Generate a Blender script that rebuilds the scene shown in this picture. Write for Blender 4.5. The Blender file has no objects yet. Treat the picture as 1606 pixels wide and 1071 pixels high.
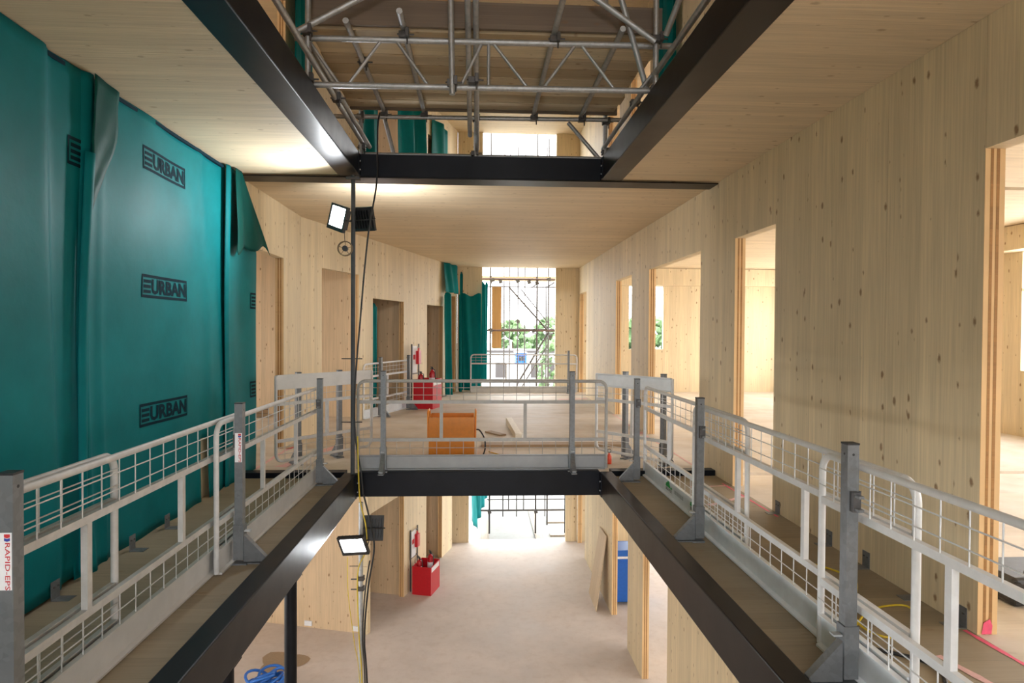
import bpy, math, random
from mathutils import Vector, Matrix
random.seed(7)
scene = bpy.context.scene
COL = scene.collection

# ------------------------------------------------------------------ camera
F_PX, EYE = 1019.05, 1.607
yaw, pitch, roll = (math.radians(a) for a in (3.003, -0.927, 0.338))
fw = Vector((math.sin(yaw)*math.cos(pitch), math.cos(yaw)*math.cos(pitch), math.sin(pitch)))
rt = Vector((math.cos(yaw), -math.sin(yaw), 0)); up = rt.cross(fw)
r2 = rt*math.cos(roll)+up*math.sin(roll); u2 = up*math.cos(roll)-rt*math.sin(roll)
cam_d = bpy.data.cameras.new('camera'); cam = bpy.data.objects.new('camera', cam_d); COL.objects.link(cam)
cam.matrix_world = Matrix(((r2.x, u2.x, -fw.x, 0), (r2.y, u2.y, -fw.y, 0), (r2.z, u2.z, -fw.z, EYE), (0, 0, 0, 1)))
cam_d.sensor_width = 36; cam_d.lens = 36*F_PX/1606; cam_d.clip_start = .05; cam_d.clip_end = 600
scene.camera = cam

# ------------------------------------------------------------------ world: flat overcast sky
SKY = 7.5
w = bpy.data.worlds.new('overcast_sky'); scene.world = w; w.use_nodes = True
bg = w.node_tree.nodes['Background']; bg.inputs[0].default_value = (0.97, 0.985, 1.0, 1); bg.inputs[1].default_value = SKY
scene.view_settings.view_transform = 'Standard'; scene.view_settings.look = 'None'
scene.view_settings.gamma = 1; scene.view_settings.use_curve_mapping = False
scene.view_settings.exposure = 0.32
cy = scene.cycles
cy.use_denoising = True; cy.max_bounces = 12; cy.diffuse_bounces = 7; cy.glossy_bounces = 3; cy.sample_clamp_indirect = 8
FLOOD = 26.0        # watts of each floodlight

# ------------------------------------------------------------------ materials
MATS = {}
class NT:
    def __init__(s, name):
        s.m = bpy.data.materials.new(name); s.m.use_nodes = True; s.t = s.m.node_tree; s.t.nodes.clear()
    def n(s, typ, **kw):
        nd = s.t.nodes.new(typ)
        for k, v in kw.items():
            if k.startswith('i_'): s.put(nd.inputs[int(k[2:])], v)
            else: setattr(nd, k, v)
        return nd
    def put(s, sock, v):
        if isinstance(v, bpy.types.NodeSocket): s.t.links.new(v, sock)
        else: sock.default_value = v
    def math(s, op, a, b=None, c=None):
        nd = s.n('ShaderNodeMath', operation=op); s.put(nd.inputs[0], a)
        if b is not None: s.put(nd.inputs[1], b)
        if c is not None: s.put(nd.inputs[2], c)
        return nd.outputs[0]
    def dot(s, a, v):
        nd = s.n('ShaderNodeVectorMath', operation='DOT_PRODUCT'); s.put(nd.inputs[0], a); nd.inputs[1].default_value = v
        return nd.outputs['Value']
    def comb(s, x, y, z=0.0):
        nd = s.n('ShaderNodeCombineXYZ'); s.put(nd.inputs[0], x); s.put(nd.inputs[1], y); s.put(nd.inputs[2], z); return nd.outputs[0]
    def noise(s, vec, scale=1, detail=3, rough=.5):
        nd = s.n('ShaderNodeTexNoise'); s.put(nd.inputs['Vector'], vec); nd.inputs['Scale'].default_value = scale
        nd.inputs['Detail'].default_value = detail; nd.inputs['Roughness'].default_value = rough; return nd.outputs[0]
    def mix(s, fac, a, b, blend='MIX'):
        nd = s.n('ShaderNodeMix', data_type='RGBA', blend_type=blend); s.put(nd.inputs[0], fac); s.put(nd.inputs[6], a); s.put(nd.inputs[7], b)
        return nd.outputs[2]
    def rng(s, v, a, b, c=0.0, d=1.0):
        nd = s.n('ShaderNodeMapRange'); s.put(nd.inputs[0], v); nd.inputs[1].default_value = a; nd.inputs[2].default_value = b
        nd.inputs[3].default_value = c; nd.inputs[4].default_value = d; return nd.outputs[0]
    def pos(s): return s.n('ShaderNodeNewGeometry').outputs['Position']
    def objc(s): return s.n('ShaderNodeTexCoord').outputs['Object']
    def bsdf(s, col, rough=.6, metal=0.0, bump=None, bstr=.3, bdist=.01, **kw):
        b = s.n('ShaderNodeBsdfPrincipled'); s.put(b.inputs['Base Color'], col); s.put(b.inputs['Roughness'], rough); s.put(b.inputs['Metallic'], metal)
        for k, v in kw.items(): s.put(b.inputs[k.replace('_', ' ')], v)
        if bump is not None:
            bp = s.n('ShaderNodeBump'); bp.inputs['Strength'].default_value = bstr; bp.inputs['Distance'].default_value = bdist
            s.put(bp.inputs['Height'], bump); s.t.links.new(bp.outputs[0], b.inputs['Normal'])
        return b.outputs[0]
    def out(s, sh):
        o = s.n('ShaderNodeOutputMaterial'); s.t.links.new(sh, o.inputs[0]); return s.m

def c4(c): return (c[0], c[1], c[2], 1.0)
def plain(name, col, rough=.5, metal=0.0, var=.12, scale=25.0, **kw):
    if name in MATS: return MATS[name]
    t = NT(name); nz = t.noise(t.objc(), scale, 4, .6)
    c = t.mix(t.rng(nz, .3, .7), c4([x*(1-var) for x in col]), c4([min(1, x*(1+var)) for x in col]))
    r = t.math('ADD', rough-.06, t.math('MULTIPLY', nz, .12))
    MATS[name] = t.out(t.bsdf(c, r, metal, **kw)); return MATS[name]

def timber(name, col, U, V, width=.10, knots=1.0, var=.14, seam=.09, dust=0.0, dustcol=(.62, .56, .5), rough=.62, rib=0.0):
    """glued softwood lamellas: boards across U, running along V (world metres)"""
    if name in MATS: return MATS[name]
    t = NT(name); P = t.pos(); u = t.dot(P, U); v = t.dot(P, V)
    ub = t.math('DIVIDE', u, width); idx = t.math('FLOOR', ub); fr = t.math('FRACT', ub)
    wn = t.n('ShaderNodeTexWhiteNoise', noise_dimensions='1D'); t.put(wn.inputs['W'], idx); rnd = wn.outputs['Value']
    off = t.math('MULTIPLY', rnd, 37.0)
    grain = t.noise(t.comb(t.math('MULTIPLY', u, 70.0), t.math('ADD', t.math('MULTIPLY', v, 1.6), off), off), 1, 4, .6)
    broad = t.noise(P, .9, 3)
    base = t.mix(t.rng(grain, .3, .72), c4([x*.84 for x in col]), c4([min(1, x*1.08) for x in col]))
    tone = t.math('ADD', 1-var/2, t.math('MULTIPLY', rnd, var))
    tone = t.math('MULTIPLY', tone, t.rng(broad, .25, .75, .92, 1.06))
    sm = t.math('LESS_THAN', fr, .022)
    tone = t.math('MULTIPLY', tone, t.math('SUBTRACT', 1.0, t.math('MULTIPLY', sm, seam)))
    base = t.mix(1.0, base, t.comb(tone, tone, tone), 'MULTIPLY')
    if knots:
        vo = t.n('ShaderNodeTexVoronoi', voronoi_dimensions='2D', feature='F1'); vo.inputs['Scale'].default_value = 1.0
        wob = t.math('MULTIPLY', t.math('SUBTRACT', t.noise(P, 38, 3, .6), .5), .14)
        t.put(vo.inputs['Vector'], t.comb(t.math('ADD', t.math('DIVIDE', u, .13), wob), t.math('ADD', t.math('ADD', t.math('DIVIDE', v, .24), t.math('MULTIPLY', rnd, 3.0)), wob)))
        sep = t.n('ShaderNodeSeparateColor'); t.put(sep.inputs[0], vo.outputs['Color'])
        size = t.rng(sep.outputs[0], .35, 1.0, -.03, .12)
        k = t.math('SUBTRACT', size, vo.outputs['Distance'])
        base = t.mix(t.math('MULTIPLY', t.rng(k, -.03, .05), .85*knots), base, (.21, .105, .04, 1))
    if dust:
        dn = t.noise(P, 1.7, 5, .65)
        base = t.mix(t.math('MULTIPLY', t.rng(dn, .32, .62), dust), base, c4(dustcol))
    h = t.math('SUBTRACT', grain, t.math('MULTIPLY', sm, 1.5))
    if rib: h = t.math('ADD', h, t.math('MULTIPLY', rnd, 3.0))
    MATS[name] = t.out(t.bsdf(base, rough, 0, h, .12+rib, .006)); return MATS[name]

def concrete(name, col):
    t = NT(name); P = t.pos(); a = t.noise(P, .8, 5, .6); b = t.noise(P, 6, 5, .65)
    c = t.mix(t.rng(a, .3, .7), c4([x*.82 for x in col]), c4([min(1, x*1.08) for x in col]))
    c = t.mix(t.math('MULTIPLY', t.rng(b, .48, .75), .35), c, c4((col[0]*.68, col[1]*.58, col[2]*.5)))
    MATS[name] = t.out(t.bsdf(c, t.rng(a, .3, .7, .55, .8), 0, b, .15, .01)); return MATS[name]

def steel_paint(name, col):
    t = NT(name); P = t.pos(); a = t.noise(P, 3, 5, .65); s = t.noise(t.comb(t.dot(P, (30, 0, 0)), t.dot(P, (0, 2.5, 0)), t.dot(P, (0, 0, 30))), 1, 3)
    c = t.mix(t.rng(a, .4, .7), c4(col), c4([x*1.5+.001 for x in col]))
    MATS[name] = t.out(t.bsdf(c, t.rng(a, .3, .7, .34, .42), 0, a, .02, .004, Specular_IOR_Level=.16)); return MATS[name]

def galv(name, col, metal=.55):
    t = NT(name); P = t.objc(); vo = t.n('ShaderNodeTexVoronoi'); vo.inputs['Scale'].default_value = 40; t.put(vo.inputs['Vector'], P)
    a = t.noise(P, 5, 4, .6); sep = t.n('ShaderNodeSeparateColor'); t.put(sep.inputs[0], vo.outputs['Color'])
    f = t.math('MULTIPLY', t.math('ADD', sep.outputs[0], a), .5)
    c = t.mix(t.rng(f, .2, .8), c4([x*.86 for x in col]), c4([min(1, x*1.08) for x in col]))
    MATS[name] = t.out(t.bsdf(c, t.rng(a, .3, .7, .42, .58), metal)); return MATS[name]

def sheetmat(name, col, trans=.35):
    t = NT(name); P = t.objc(); a = t.noise(P, 2.2, 4, .6); b = t.noise(P, 160, 2)
    c = t.mix(t.rng(a, .3, .7), c4([x*.86 for x in col]), c4([min(1, x*1.12) for x in col]))
    h = t.math('ADD', t.math('MULTIPLY', t.noise(P, 7, 4, .6), .8), t.math('MULTIPLY', b, .05))
    bs = t.bsdf(c, .55, 0, h, .2, .02, Specular_IOR_Level=.12)
    tr = t.n('ShaderNodeBsdfTranslucent'); t.put(tr.inputs[0], c)
    mx = t.n('ShaderNodeMixShader'); mx.inputs[0].default_value = trans; t.t.links.new(bs, mx.inputs[1]); t.t.links.new(tr.outputs[0], mx.inputs[2])
    MATS[name] = t.out(mx.outputs[0]); return MATS[name]

def glow(name, col, strength):
    t = NT(name); e = t.n('ShaderNodeEmission'); e.inputs[0].default_value = c4(col); e.inputs[1].default_value = strength
    MATS[name] = t.out(e.outputs[0]); return MATS[name]

WOOD = (.72, .585, .375)
D = Vector((.27208, .96227, 0)); N = Vector((.96227, -.27208, 0)); A0 = Vector((-2.63, 9.78, 0))
X_, Y_, Z_ = (1, 0, 0), (0, 1, 0), (0, 0, 1)
clt_side = timber('clt_side_wall', WOOD, Y_, Z_)
clt_face = timber('clt_cross_wall', WOOD, X_, Z_)
clt_ang = timber('clt_angled_wall', WOOD, tuple(D), Z_)
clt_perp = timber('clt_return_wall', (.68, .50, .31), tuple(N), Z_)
clt_ceil = timber('clt_ceiling', (.69, .555, .375), Y_, X_, .075, .55, .12, .10, rib=.25)
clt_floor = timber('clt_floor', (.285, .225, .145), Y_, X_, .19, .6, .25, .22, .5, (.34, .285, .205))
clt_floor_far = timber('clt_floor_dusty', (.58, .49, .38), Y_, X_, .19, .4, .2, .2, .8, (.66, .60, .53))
lam_dark = timber('clt_end_grain', (.36, .18, .055), Z_, X_, .12, 0, .25)
lam_light = timber('clt_edge_lamella', (.74, .50, .25), Y_, Z_, .04, .3, .1)
board_m = timber('scaffold_board_wood', (.60, .48, .32), Y_, X_, .232, .8, .4, .3, .2, (.3, .24, .17))
boards_m = [timber('scaffold_board_wood_%d' % k, c, Y_, X_, .075, .9, .25, .3, .25, (.3, .24, .17)) for k, c in enumerate(((.46, .35, .21), (.70, .58, .39), (.56, .45, .30)))]
toe_m = timber('scaffold_toe_board_wood', (.17, .125, .09), Z_, X_, .075, .5, .3, .2)
ply_m = timber('plywood', (.60, .46, .30), Y_, Z_, .3, .4, .1)
plank_m = timber('pale_plank', (.30, .25, .20), X_, Y_, .07, .5, .2)
conc = concrete('dusty_concrete', (.62, .545, .49))
gravel = concrete('pale_gravel', (.30, .30, .285))
steel = steel_paint('dark_painted_steel', (.0045, .0055, .009))
steel_b = steel_paint('dark_brown_painted_steel', (.011, .0085, .0075))
galv_l = galv('galvanised_light', (.50, .52, .54)); galv_d = galv('galvanised_dull', (.19, .20, .21)); galv_t = galv('galvanised_tube', (.46, .47, .48), .75)
white_m = plain('white_powder_coat', (.70, .71, .72), .45, var=.07, scale=14)
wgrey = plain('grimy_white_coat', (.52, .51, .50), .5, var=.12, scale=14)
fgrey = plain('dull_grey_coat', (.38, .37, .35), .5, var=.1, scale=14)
toegrey = plain('grey_toe_plate', (.31, .32, .33), .5, var=.08, scale=5)
toepale = plain('off_white_toe_plate', (.56, .55, .53), .5, var=.08, scale=5)
toeplate = plain('pale_blue_grey_plate', (.76, .80, .84), .45, var=.08, scale=6)
teal = sheetmat('teal_sheeting', (.0015, .185, .20), .25)
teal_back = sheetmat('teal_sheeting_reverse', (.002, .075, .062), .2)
teal_far = sheetmat('teal_sheeting_backlit', (.002, .25, .25), .45)  # same teal brightened in its colour, painting in the backlight
ink = plain('dark_teal_ink', (.002, .018, .028), .85, Specular_IOR_Level=.1)
blackp = plain('black_plastic', (.018, .018, .02), .45)
coupler_m = galv('coupler_steel', (.10, .095, .095), .5)
cable_y = plain('yellow_cable', (.62, .46, .03), .5)
orange = plain('orange_paint', (.72, .235, .012), .42, var=.06)
red = plain('red_paint', (.52, .008, .018), .38, var=.08)
red_dk = plain('extinguisher_red', (.42, .008, .016), .28, var=.05)
paper = plain('white_paper', (.78, .78, .80), .6, var=.04)
bluep = plain('blue_plastic', (.006, .10, .46), .4, var=.08)
blue_hose = plain('blue_hose', (.02, .14, .50), .45, var=.1)
pink = plain('pink_line_paint', (.80, .10, .20), .6)
pink_soft = plain('faint_pink_paint', (.70, .42, .40), .7)
green_ink = plain('green_ink', (.02, .46, .10), .5); dark_ink = plain('dark_ink', (.05, .06, .06), .5); grey_ink = plain('grey_ink', (.36, .42, .45), .5)
red_ink = plain('red_ink', (.55, .03, .04), .5); blue_ink = plain('blue_ink', (.03, .05, .30), .5)
leaf = plain('tree_leaves', (.085, .15, .055), .6, var=.4, scale=2.0); bark = plain('bark', (.12, .09, .06), .8)
wet = plain('damp_concrete', (.30, .215, .14), .3)
lamp_glow = glow('lamp_glow', (.92, .96, 1.0), 30.0)
rusty = plain('rusty_tube', (.085, .045, .036), .6)

# ------------------------------------------------------------------ mesh helpers
class MB:
    def __init__(s): s.v = []; s.f = []; s.sm = []
    def add(s, vs, fs, smooth=False):
        b = len(s.v); s.v += [Vector(x) for x in vs]; s.f += [tuple(b+i for i in f) for f in fs]; s.sm += [smooth]*len(fs); return s
    def box(s, x0, x1, y0, y1, z0, z1):
        return s.add([(x0, y0, z0), (x1, y0, z0), (x1, y1, z0), (x0, y1, z0), (x0, y0, z1), (x1, y0, z1), (x1, y1, z1), (x0, y1, z1)],
                     [(0, 3, 2, 1), (4, 5, 6, 7), (0, 1, 5, 4), (1, 2, 6, 5), (2, 3, 7, 6), (3, 0, 4, 7)])
    def obox(s, c, size, ex, ey, ez):
        c = Vector(c); ex, ey, ez = (Vector(e).normalized()*(d/2) for e, d in zip((ex, ey, ez), size))
        vs = [c+a*ex+b*ey+k*ez for k in (-1, 1) for a, b in ((-1, -1), (1, -1), (1, 1), (-1, 1))]
        return s.add(vs, [(0, 3, 2, 1), (4, 5, 6, 7), (0, 1, 5, 4), (1, 2, 6, 5), (2, 3, 7, 6), (3, 0, 4, 7)])
    def path(s, pts, r, n=8, cap=True):
        pts = [Vector(p) for p in pts]; rings = []; ref = None
        for i, p in enumerate(pts):
            t = (pts[min(i+1, len(pts)-1)]-pts[max(i-1, 0)]).normalized()
            if ref is None:
                ref = Vector((0, 0, 1)) if abs(t.z) < .9 else Vector((1, 0, 0))
            a = (ref-t*ref.dot(t)).normalized(); b = t.cross(a); ref = a
            rad = r[i] if isinstance(r, (list, tuple)) else r
            rings.append([p+(a*math.cos(q)+b*math.sin(q))*rad for q in (2*math.pi*k/n for k in range(n))])
        vs = [v for R in rings for v in R]; fs = []
        for i in range(len(rings)-1):
            for k in range(n): fs.append((i*n+k, i*n+(k+1) % n, (i+1)*n+(k+1) % n, (i+1)*n+k))
        s.add(vs, fs, n > 4)
        if cap: s.add(rings[0], [tuple(range(n-1, -1, -1))]); s.add(rings[-1], [tuple(range(n))])
        return s
    def tube(s, a, b, r, n=10): return s.path([a, b], r, n)
    def prism(s, poly, org, ex, ey, dv):
        org, ex, ey, dv = Vector(org), Vector(ex), Vector(ey), Vector(dv); n = len(poly)
        a = [org+ex*p[0]+ey*p[1] for p in poly]; b = [p+dv for p in a]
        flip = ex.cross(ey).dot(dv) > 0
        f0 = tuple(range(n-1, -1, -1)); f1 = tuple(range(n, 2*n)); side = [(i, (i+1) % n, n+(i+1) % n, n+i) for i in range(n)]
        if not flip: f0, f1, side = f0[::-1], f1[::-1], [q[::-1] for q in side]
        return s.add(a+b, [f0, f1]+side)
    def lathe(s, prof, c=(0, 0, 0), n=14):
        c = Vector(c); vs = [c+Vector((r*math.cos(2*math.pi*k/n), r*math.sin(2*math.pi*k/n), z)) for r, z in prof for k in range(n)]
        fs = [(i*n+k, i*n+(k+1) % n, (i+1)*n+(k+1) % n, (i+1)*n+k) for i in range(len(prof)-1) for k in range(n)]
        s.add(vs, fs, True); s.add(vs[:n], [tuple(range(n-1, -1, -1))]); s.add(vs[-n:], [tuple(range(n))]); return s
    def grid(s, fn, nu, nv, keep=None):
        vs = [fn(i/nu, j/nv) for j in range(nv+1) for i in range(nu+1)]
        fs = [(j*(nu+1)+i, j*(nu+1)+i+1, (j+1)*(nu+1)+i+1, (j+1)*(nu+1)+i) for j in range(nv) for i in range(nu) if keep is None or keep((i+.5)/nu, (j+.5)/nv)]
        return s.add(vs, fs, True)
    def torus(s, c, R, r, ex, ey, n=20, m=6):
        c, ex, ey = Vector(c), Vector(ex).normalized(), Vector(ey).normalized(); ez = ex.cross(ey); vs = []
        for i in range(n):
            a = 2*math.pi*i/n; d = ex*math.cos(a)+ey*math.sin(a)
            for k in range(m): b = 2*math.pi*k/m; vs.append(c+d*(R+r*math.cos(b))+ez*(r*math.sin(b)))
        return s.add(vs, [(i*m+k, ((i+1) % n)*m+k, ((i+1) % n)*m+(k+1) % m, i*m+(k+1) % m) for i in range(n) for k in range(m)], True)
    def mesh(s, name, mat):
        me = bpy.data.meshes.new(name); me.from_pydata([tuple(v) for v in s.v], [], s.f); me.polygons.foreach_set('use_smooth', s.sm)
        if mat: me.materials.append(mat)
        me.validate(); me.update(); return me
    def build(s, name, mat, parent=None, bevel=0, solid=0):
        org = Vector((0, 0, 0))
        if parent is None:
            lo = [min(v[i] for v in s.v) for i in range(3)]; hi = [max(v[i] for v in s.v) for i in range(3)]
            org = Vector(((lo[0]+hi[0])/2, (lo[1]+hi[1])/2, lo[2])); s.v = [v-org for v in s.v]
        o = bpy.data.objects.new(name, s.mesh(name, mat)); COL.objects.link(o); o.location = org
        if parent is not None: o.parent = parent
        if bevel:
            m = o.modifiers.new('bevel', 'BEVEL'); m.width = bevel; m.segments = 2; m.limit_method = 'ANGLE'
        if solid:
            m = o.modifiers.new('thickness', 'SOLIDIFY'); m.thickness = solid; m.offset = 0
        return o

def tag(o, label=None, cat=None, group=None, kind=None):
    for k, v in (('label', label), ('category', cat), ('group', group), ('kind', kind)):
        if v: o[k] = v
    return o
def thing(name, label, cat, loc=(0, 0, 0), rz=0.0, group=None, kind=None):
    o = bpy.data.objects.new(name, None); COL.objects.link(o); o.location = loc; o.rotation_euler = (0, 0, rz); o.empty_display_size = .1
    return tag(o, label, cat, group, kind)
def structure(name, label, cat='wall'): return thing(name, label, cat, kind='structure')
def inst(name, me, parent, loc=None):
    o = bpy.data.objects.new(name, me); COL.objects.link(o); o.parent = parent
    if loc is not None: o.location = loc
    return o
def text_mb(s, W, H, org, ex, ey, bold=0.0, fix=None):
    """letters as flat mesh fitted into W x H at org"""
    cu = bpy.data.curves.new('lettering', 'FONT'); cu.body = s; cu.resolution_u = 2; cu.offset = bold
    ob = bpy.data.objects.new('lettering', cu); COL.objects.link(ob); bpy.context.view_layer.update()
    me = bpy.data.meshes.new_from_object(ob.evaluated_get(bpy.context.evaluated_depsgraph_get()))
    vs = [v.co.copy() for v in me.vertices]; fs = [tuple(p.vertices) for p in me.polygons]
    bpy.data.objects.remove(ob); bpy.data.curves.remove(cu); bpy.data.meshes.remove(me)
    x0, x1 = min(v.x for v in vs), max(v.x for v in vs); y0, y1 = min(v.y for v in vs), max(v.y for v in vs)
    org, ex, ey = Vector(org), Vector(ex), Vector(ey); out = []
    for v in vs:
        p = org+ex*((v.x-x0)/(x1-x0)*W)+ey*((v.y-y0)/(y1-y0)*H); out.append(fix(p) if fix else p)
    return MB().add(out, fs)

# ------------------------------------------------------------------ setting: walls
def panel(parent, p0, p1, z0, z1, t, out, mat, notches=(), windows=()):
    """one CLT panel p0->p1, thickness t towards `out`, door notches (s0,s1,top) from the bottom"""
    p0, p1, out = Vector((*p0, 0)), Vector((*p1, 0)), Vector((*out, 0)); L = (p1-p0).length; d = (p1-p0)/L
    e = .0015; poly = [(e, z0)]
    for a, b, zt in notches:
        if a <= .01: poly = [(e, zt)]
        else: poly += [(a, z0), (a, zt)]
        if b >= L-.01: poly += [(L-e, zt)]
        else: poly += [(b, zt), (b, z0)]
    if not (notches and notches[-1][1] >= L-.01): poly += [(L-e, z0)]
    poly += [(L-e, z1), (e, z1)]
    return MB().prism(poly, p0, d, Z_, out*t).build('panel', mat, parent)
def jamb_strips(parent, p, out, face, z0, z1, t=.11):
    """dark core lamellas on the cut edge of an opening at p, edge facing `face`"""
    p, out, face = Vector((*p, 0)), Vector((*out, 0)), Vector((*face, 0))
    for a, b in ((.27, .41), (.57, .72)):
        c = p+out*(t*(a+b)/2)+face*.001; c.z = (z0+z1)/2
        MB().obox(c, (t*(b-a), .004, z1-z0), out, face, Z_).build('lamella', lam_dark, parent)
    for a, b in ((0.0, .27), (.41, .57), (.72, 1.0)):
        c = p+out*(t*(a+b)/2)+face*.0004; c.z = (z0+z1)/2
        MB().obox(c, (t*(b-a), .0022, z1-z0), out, face, Z_).build('edge_lamella', lam_light, parent)

T = .11
LEVELS = {0: (-4.0, -.17), 1: (0.0, 3.28), 2: (3.45, 6.82)}
def wall_windows(parent, fixed, axis, a0, a1, z0, z1, out, mat, wins):
    """straight wall with window openings cut as separate full-height panels, sill and head pieces"""
    cur = a0
    def pt(a): return (a, fixed) if axis == 'x' else (fixed, a)
    for (w0, w1, s, h) in sorted(wins):
        if w0-cur > .02: panel(parent, pt(cur), pt(w0), z0, z1, T, out, mat)
        if s-z0 > .02: panel(parent, pt(w0), pt(w1), z0, s, T, out, mat)
        if z1-h > .02: panel(parent, pt(w0), pt(w1), h, z1, T, out, mat)
        cur = w1
    if a1-cur > .02: panel(parent, pt(cur), pt(a1), z0, z1, T, out, mat)

# right corridor wall, main level
wr = structure('wall_right', 'long bare timber panel wall with doorways along the side walkway')
XR = 2.67
for y0, y1, nt in ((-4, 3.31, [(5.9, 7.31, 2.585)]), (3.31, 4.13, []), (4.13, 7.35, [(1.6, 2.52, 2.585)]), (7.35, 10.6, [(.35, 2.71, 2.585)]),
                   (10.6, 14, [(.6, 1.9, 2.6)]), (14, 17.15, [(1.92, 3.0, 2.6)])):
    panel(wr, (XR, y0), (XR, y1), 0, 3.28, T, X_[:2], clt_side, nt)
for yf in (3.31, 6.65, 10.06, 12.5, 17.0): jamb_strips(wr, (XR, yf), (1, 0), (0, -1), 0, 2.585)
MB().add([(2.69, 3.303, .004), (2.745, 3.303, .004), (2.75, 3.303, .05), (2.735, 3.303, .085), (2.70, 3.303, .065)], [(0, 1, 2, 3, 4)]).build('paint_mark', pink, wr)
# left corridor wall and the angled wall beyond the void
wl = structure('wall_left', 'bare timber wall with doorways, angled inward beyond the void')
XL = -2.62
panel(wl, (XL, -4), (XL, 7.3), 0, 3.28, T, (-1, 0), clt_side)
panel(wl, (XL, 7.3), (XL, 9.78), 0, 3.28, T, (-1, 0), clt_side, [(.3, 1.62, 2.57)])
jamb_strips(wl, (XL, 8.92), (-1, 0), (0, -1), 0, 2.57)
def ang(s): p = A0+D*s; return (p.x, p.y)
nb = (-N.x, -N.y); nd = (-D.x, -D.y)
panel(wl, ang(0), ang(2.2), 0, 3.28, T, nb, clt_ang, [(.63, 1.92, 2.585)])
panel(wl, ang(2.2), ang(4.75), 0, 3.28, T, nb, clt_ang, [(.3, 1.8, 2.2)])
panel(wl, ang(4.75), ang(7.62), 0, 3.28, T, nb, clt_ang, [(.63, 1.75, 2.2), (1.98, 2.75, 2.5)])
for s, h in ((1.92, 2.585), (4.0, 2.2), (6.5, 2.2), (7.5, 2.5)): jamb_strips(wl, ang(s), nb, nd, 0, h)
def back(s, k): p = A0+D*s-N*k; return (p.x, p.y)
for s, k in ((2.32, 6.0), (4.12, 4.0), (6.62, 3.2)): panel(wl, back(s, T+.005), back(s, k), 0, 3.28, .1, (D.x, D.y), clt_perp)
# far end wall of the corridor, main level
wf = structure('wall_far', 'bare timber end wall either side of the tall open bay')
YF = 17.15
panel(wf, (-.55, YF), (.11, YF), 0, 3.28, T, (0, 1), clt_face); panel(wf, (2.05, YF), (XR+T, YF), 0, 3.28, T, (0, 1), clt_face)
panel(wf, (.11, YF), (2.05, YF), 0, .09, T, (0, 1), clt_face)
# rooms behind the right wall
wo = structure('wall_outer_right', 'outer timber wall of the side rooms with window openings')
RW = {0: [(-1.0, 1.5, -3.2, -1.0), (3.0, 6.0, -3.2, -1.0), (7.5, 10.5, -3.2, -1.0), (12, 15, -3.2, -1.0)],  # unseen main level windows here are enlarged to brighten the interior
      1: [(-2.0, 1.5, .5, 2.89), (2.6, 6.2, .5, 2.89), (7.3, 9.75, 1.03, 2.89), (11.0, 13.4, .5, 2.89), (14.2, 16.4, .5, 2.89)],
      2: [(0, 3, 4.5, 6.3), (6, 9, 4.5, 6.3), (11, 14, 4.5, 6.3)]}
for lv in RW:
    wall_windows(wo, 8.5, 'y', -4, 17.26, *LEVELS[lv], (1, 0), clt_side, RW[lv])
wfr = structure('wall_far_right', 'timber end wall of the side rooms with a narrow window')
FRW = {0: [(4.0, 6.0, -3.2, -1.0)], 1: [(4.02, 4.95, 1.14, 2.82)], 2: [(4.0, 6.0, 4.5, 6.3)]}
for lv in FRW: wall_windows(wfr, YF, 'x', XR+T, 8.5, *LEVELS[lv], (0, 1), clt_face, FRW[lv])
MB().box(XR+T+.01, 8.49, 16.85, YF-.002, 2.83, 3.27).build('header_beam', clt_face, wfr)
MB().box(8.2, 8.498, -4, 16.84, 2.9, 3.27).build('header_beam', clt_side, wo)
# outer wall on the left
wol = structure('wall_outer_left', 'outer timber wall of the left side rooms with windows')
LW = {0: [(0, 4, -3.2, -1.0), (6, 9, -3.2, -1.0)], 1: [(7.6, 10.6, .9, 2.8)], 2: [(0, 4, 4.5, 6.3), (7, 10, 4.5, 6.3)]}
for lv in LW: wall_windows(wol, -8.2, 'y', -4, 17.26, *LEVELS[lv], (-1, 0), clt_side, LW[lv])
wfl = structure('wall_far_left', 'timber end wall of the left side rooms')
for lv in (0, 1, 2): panel(wfl, (-8.2, YF), (-.76 if lv == 0 else -.552, YF), *LEVELS[lv], T, (0, 1), clt_face)
# ground level walls
w0 = structure('wall_right_ground', 'pale timber panel wall with doorways on the level below')
panel(w0, (XR, -4), (XR, 10.6), -4, -.17, T, (1, 0), clt_side, [(12.91, 14.28, -1.45)])
panel(w0, (XR, 10.6), (XR, YF), -4, -.17, T, (1, 0), clt_side, [(.71, 2.05, -1.45), (5.3, 6.42, -1.45)])
for yf in (10.28, 12.65, 17.02): jamb_strips(w0, (XR, yf), (1, 0), (0, -1), -4, -1.45)
w0l = structure('wall_left_ground', 'angled timber wall with openings on the level below')
panel(w0l, ang(2.3), ang(4.3), -4, -.17, T, nb, clt_ang, [(.12, 1.75, -1.8)])
panel(w0l, ang(4.3), ang(7.3), -4, -.17, T, nb, clt_ang, [(1.08, 2.2, -1.8)])
for s in (4.05, 6.5): jamb_strips(w0l, ang(s), nb, nd, -4, -1.8)
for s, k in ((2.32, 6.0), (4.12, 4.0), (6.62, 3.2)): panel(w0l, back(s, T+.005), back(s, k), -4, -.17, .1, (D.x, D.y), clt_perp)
w0f = structure('wall_far_ground', 'timber piers of the end wall on the level below')
panel(w0f, (-.75, YF), (-.22, YF), -4, -.17, T, (0, 1), clt_face); panel(w0f, (2.36, YF), (XR-.002, YF), -4, -.17, T, (0, 1), clt_face)
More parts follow.
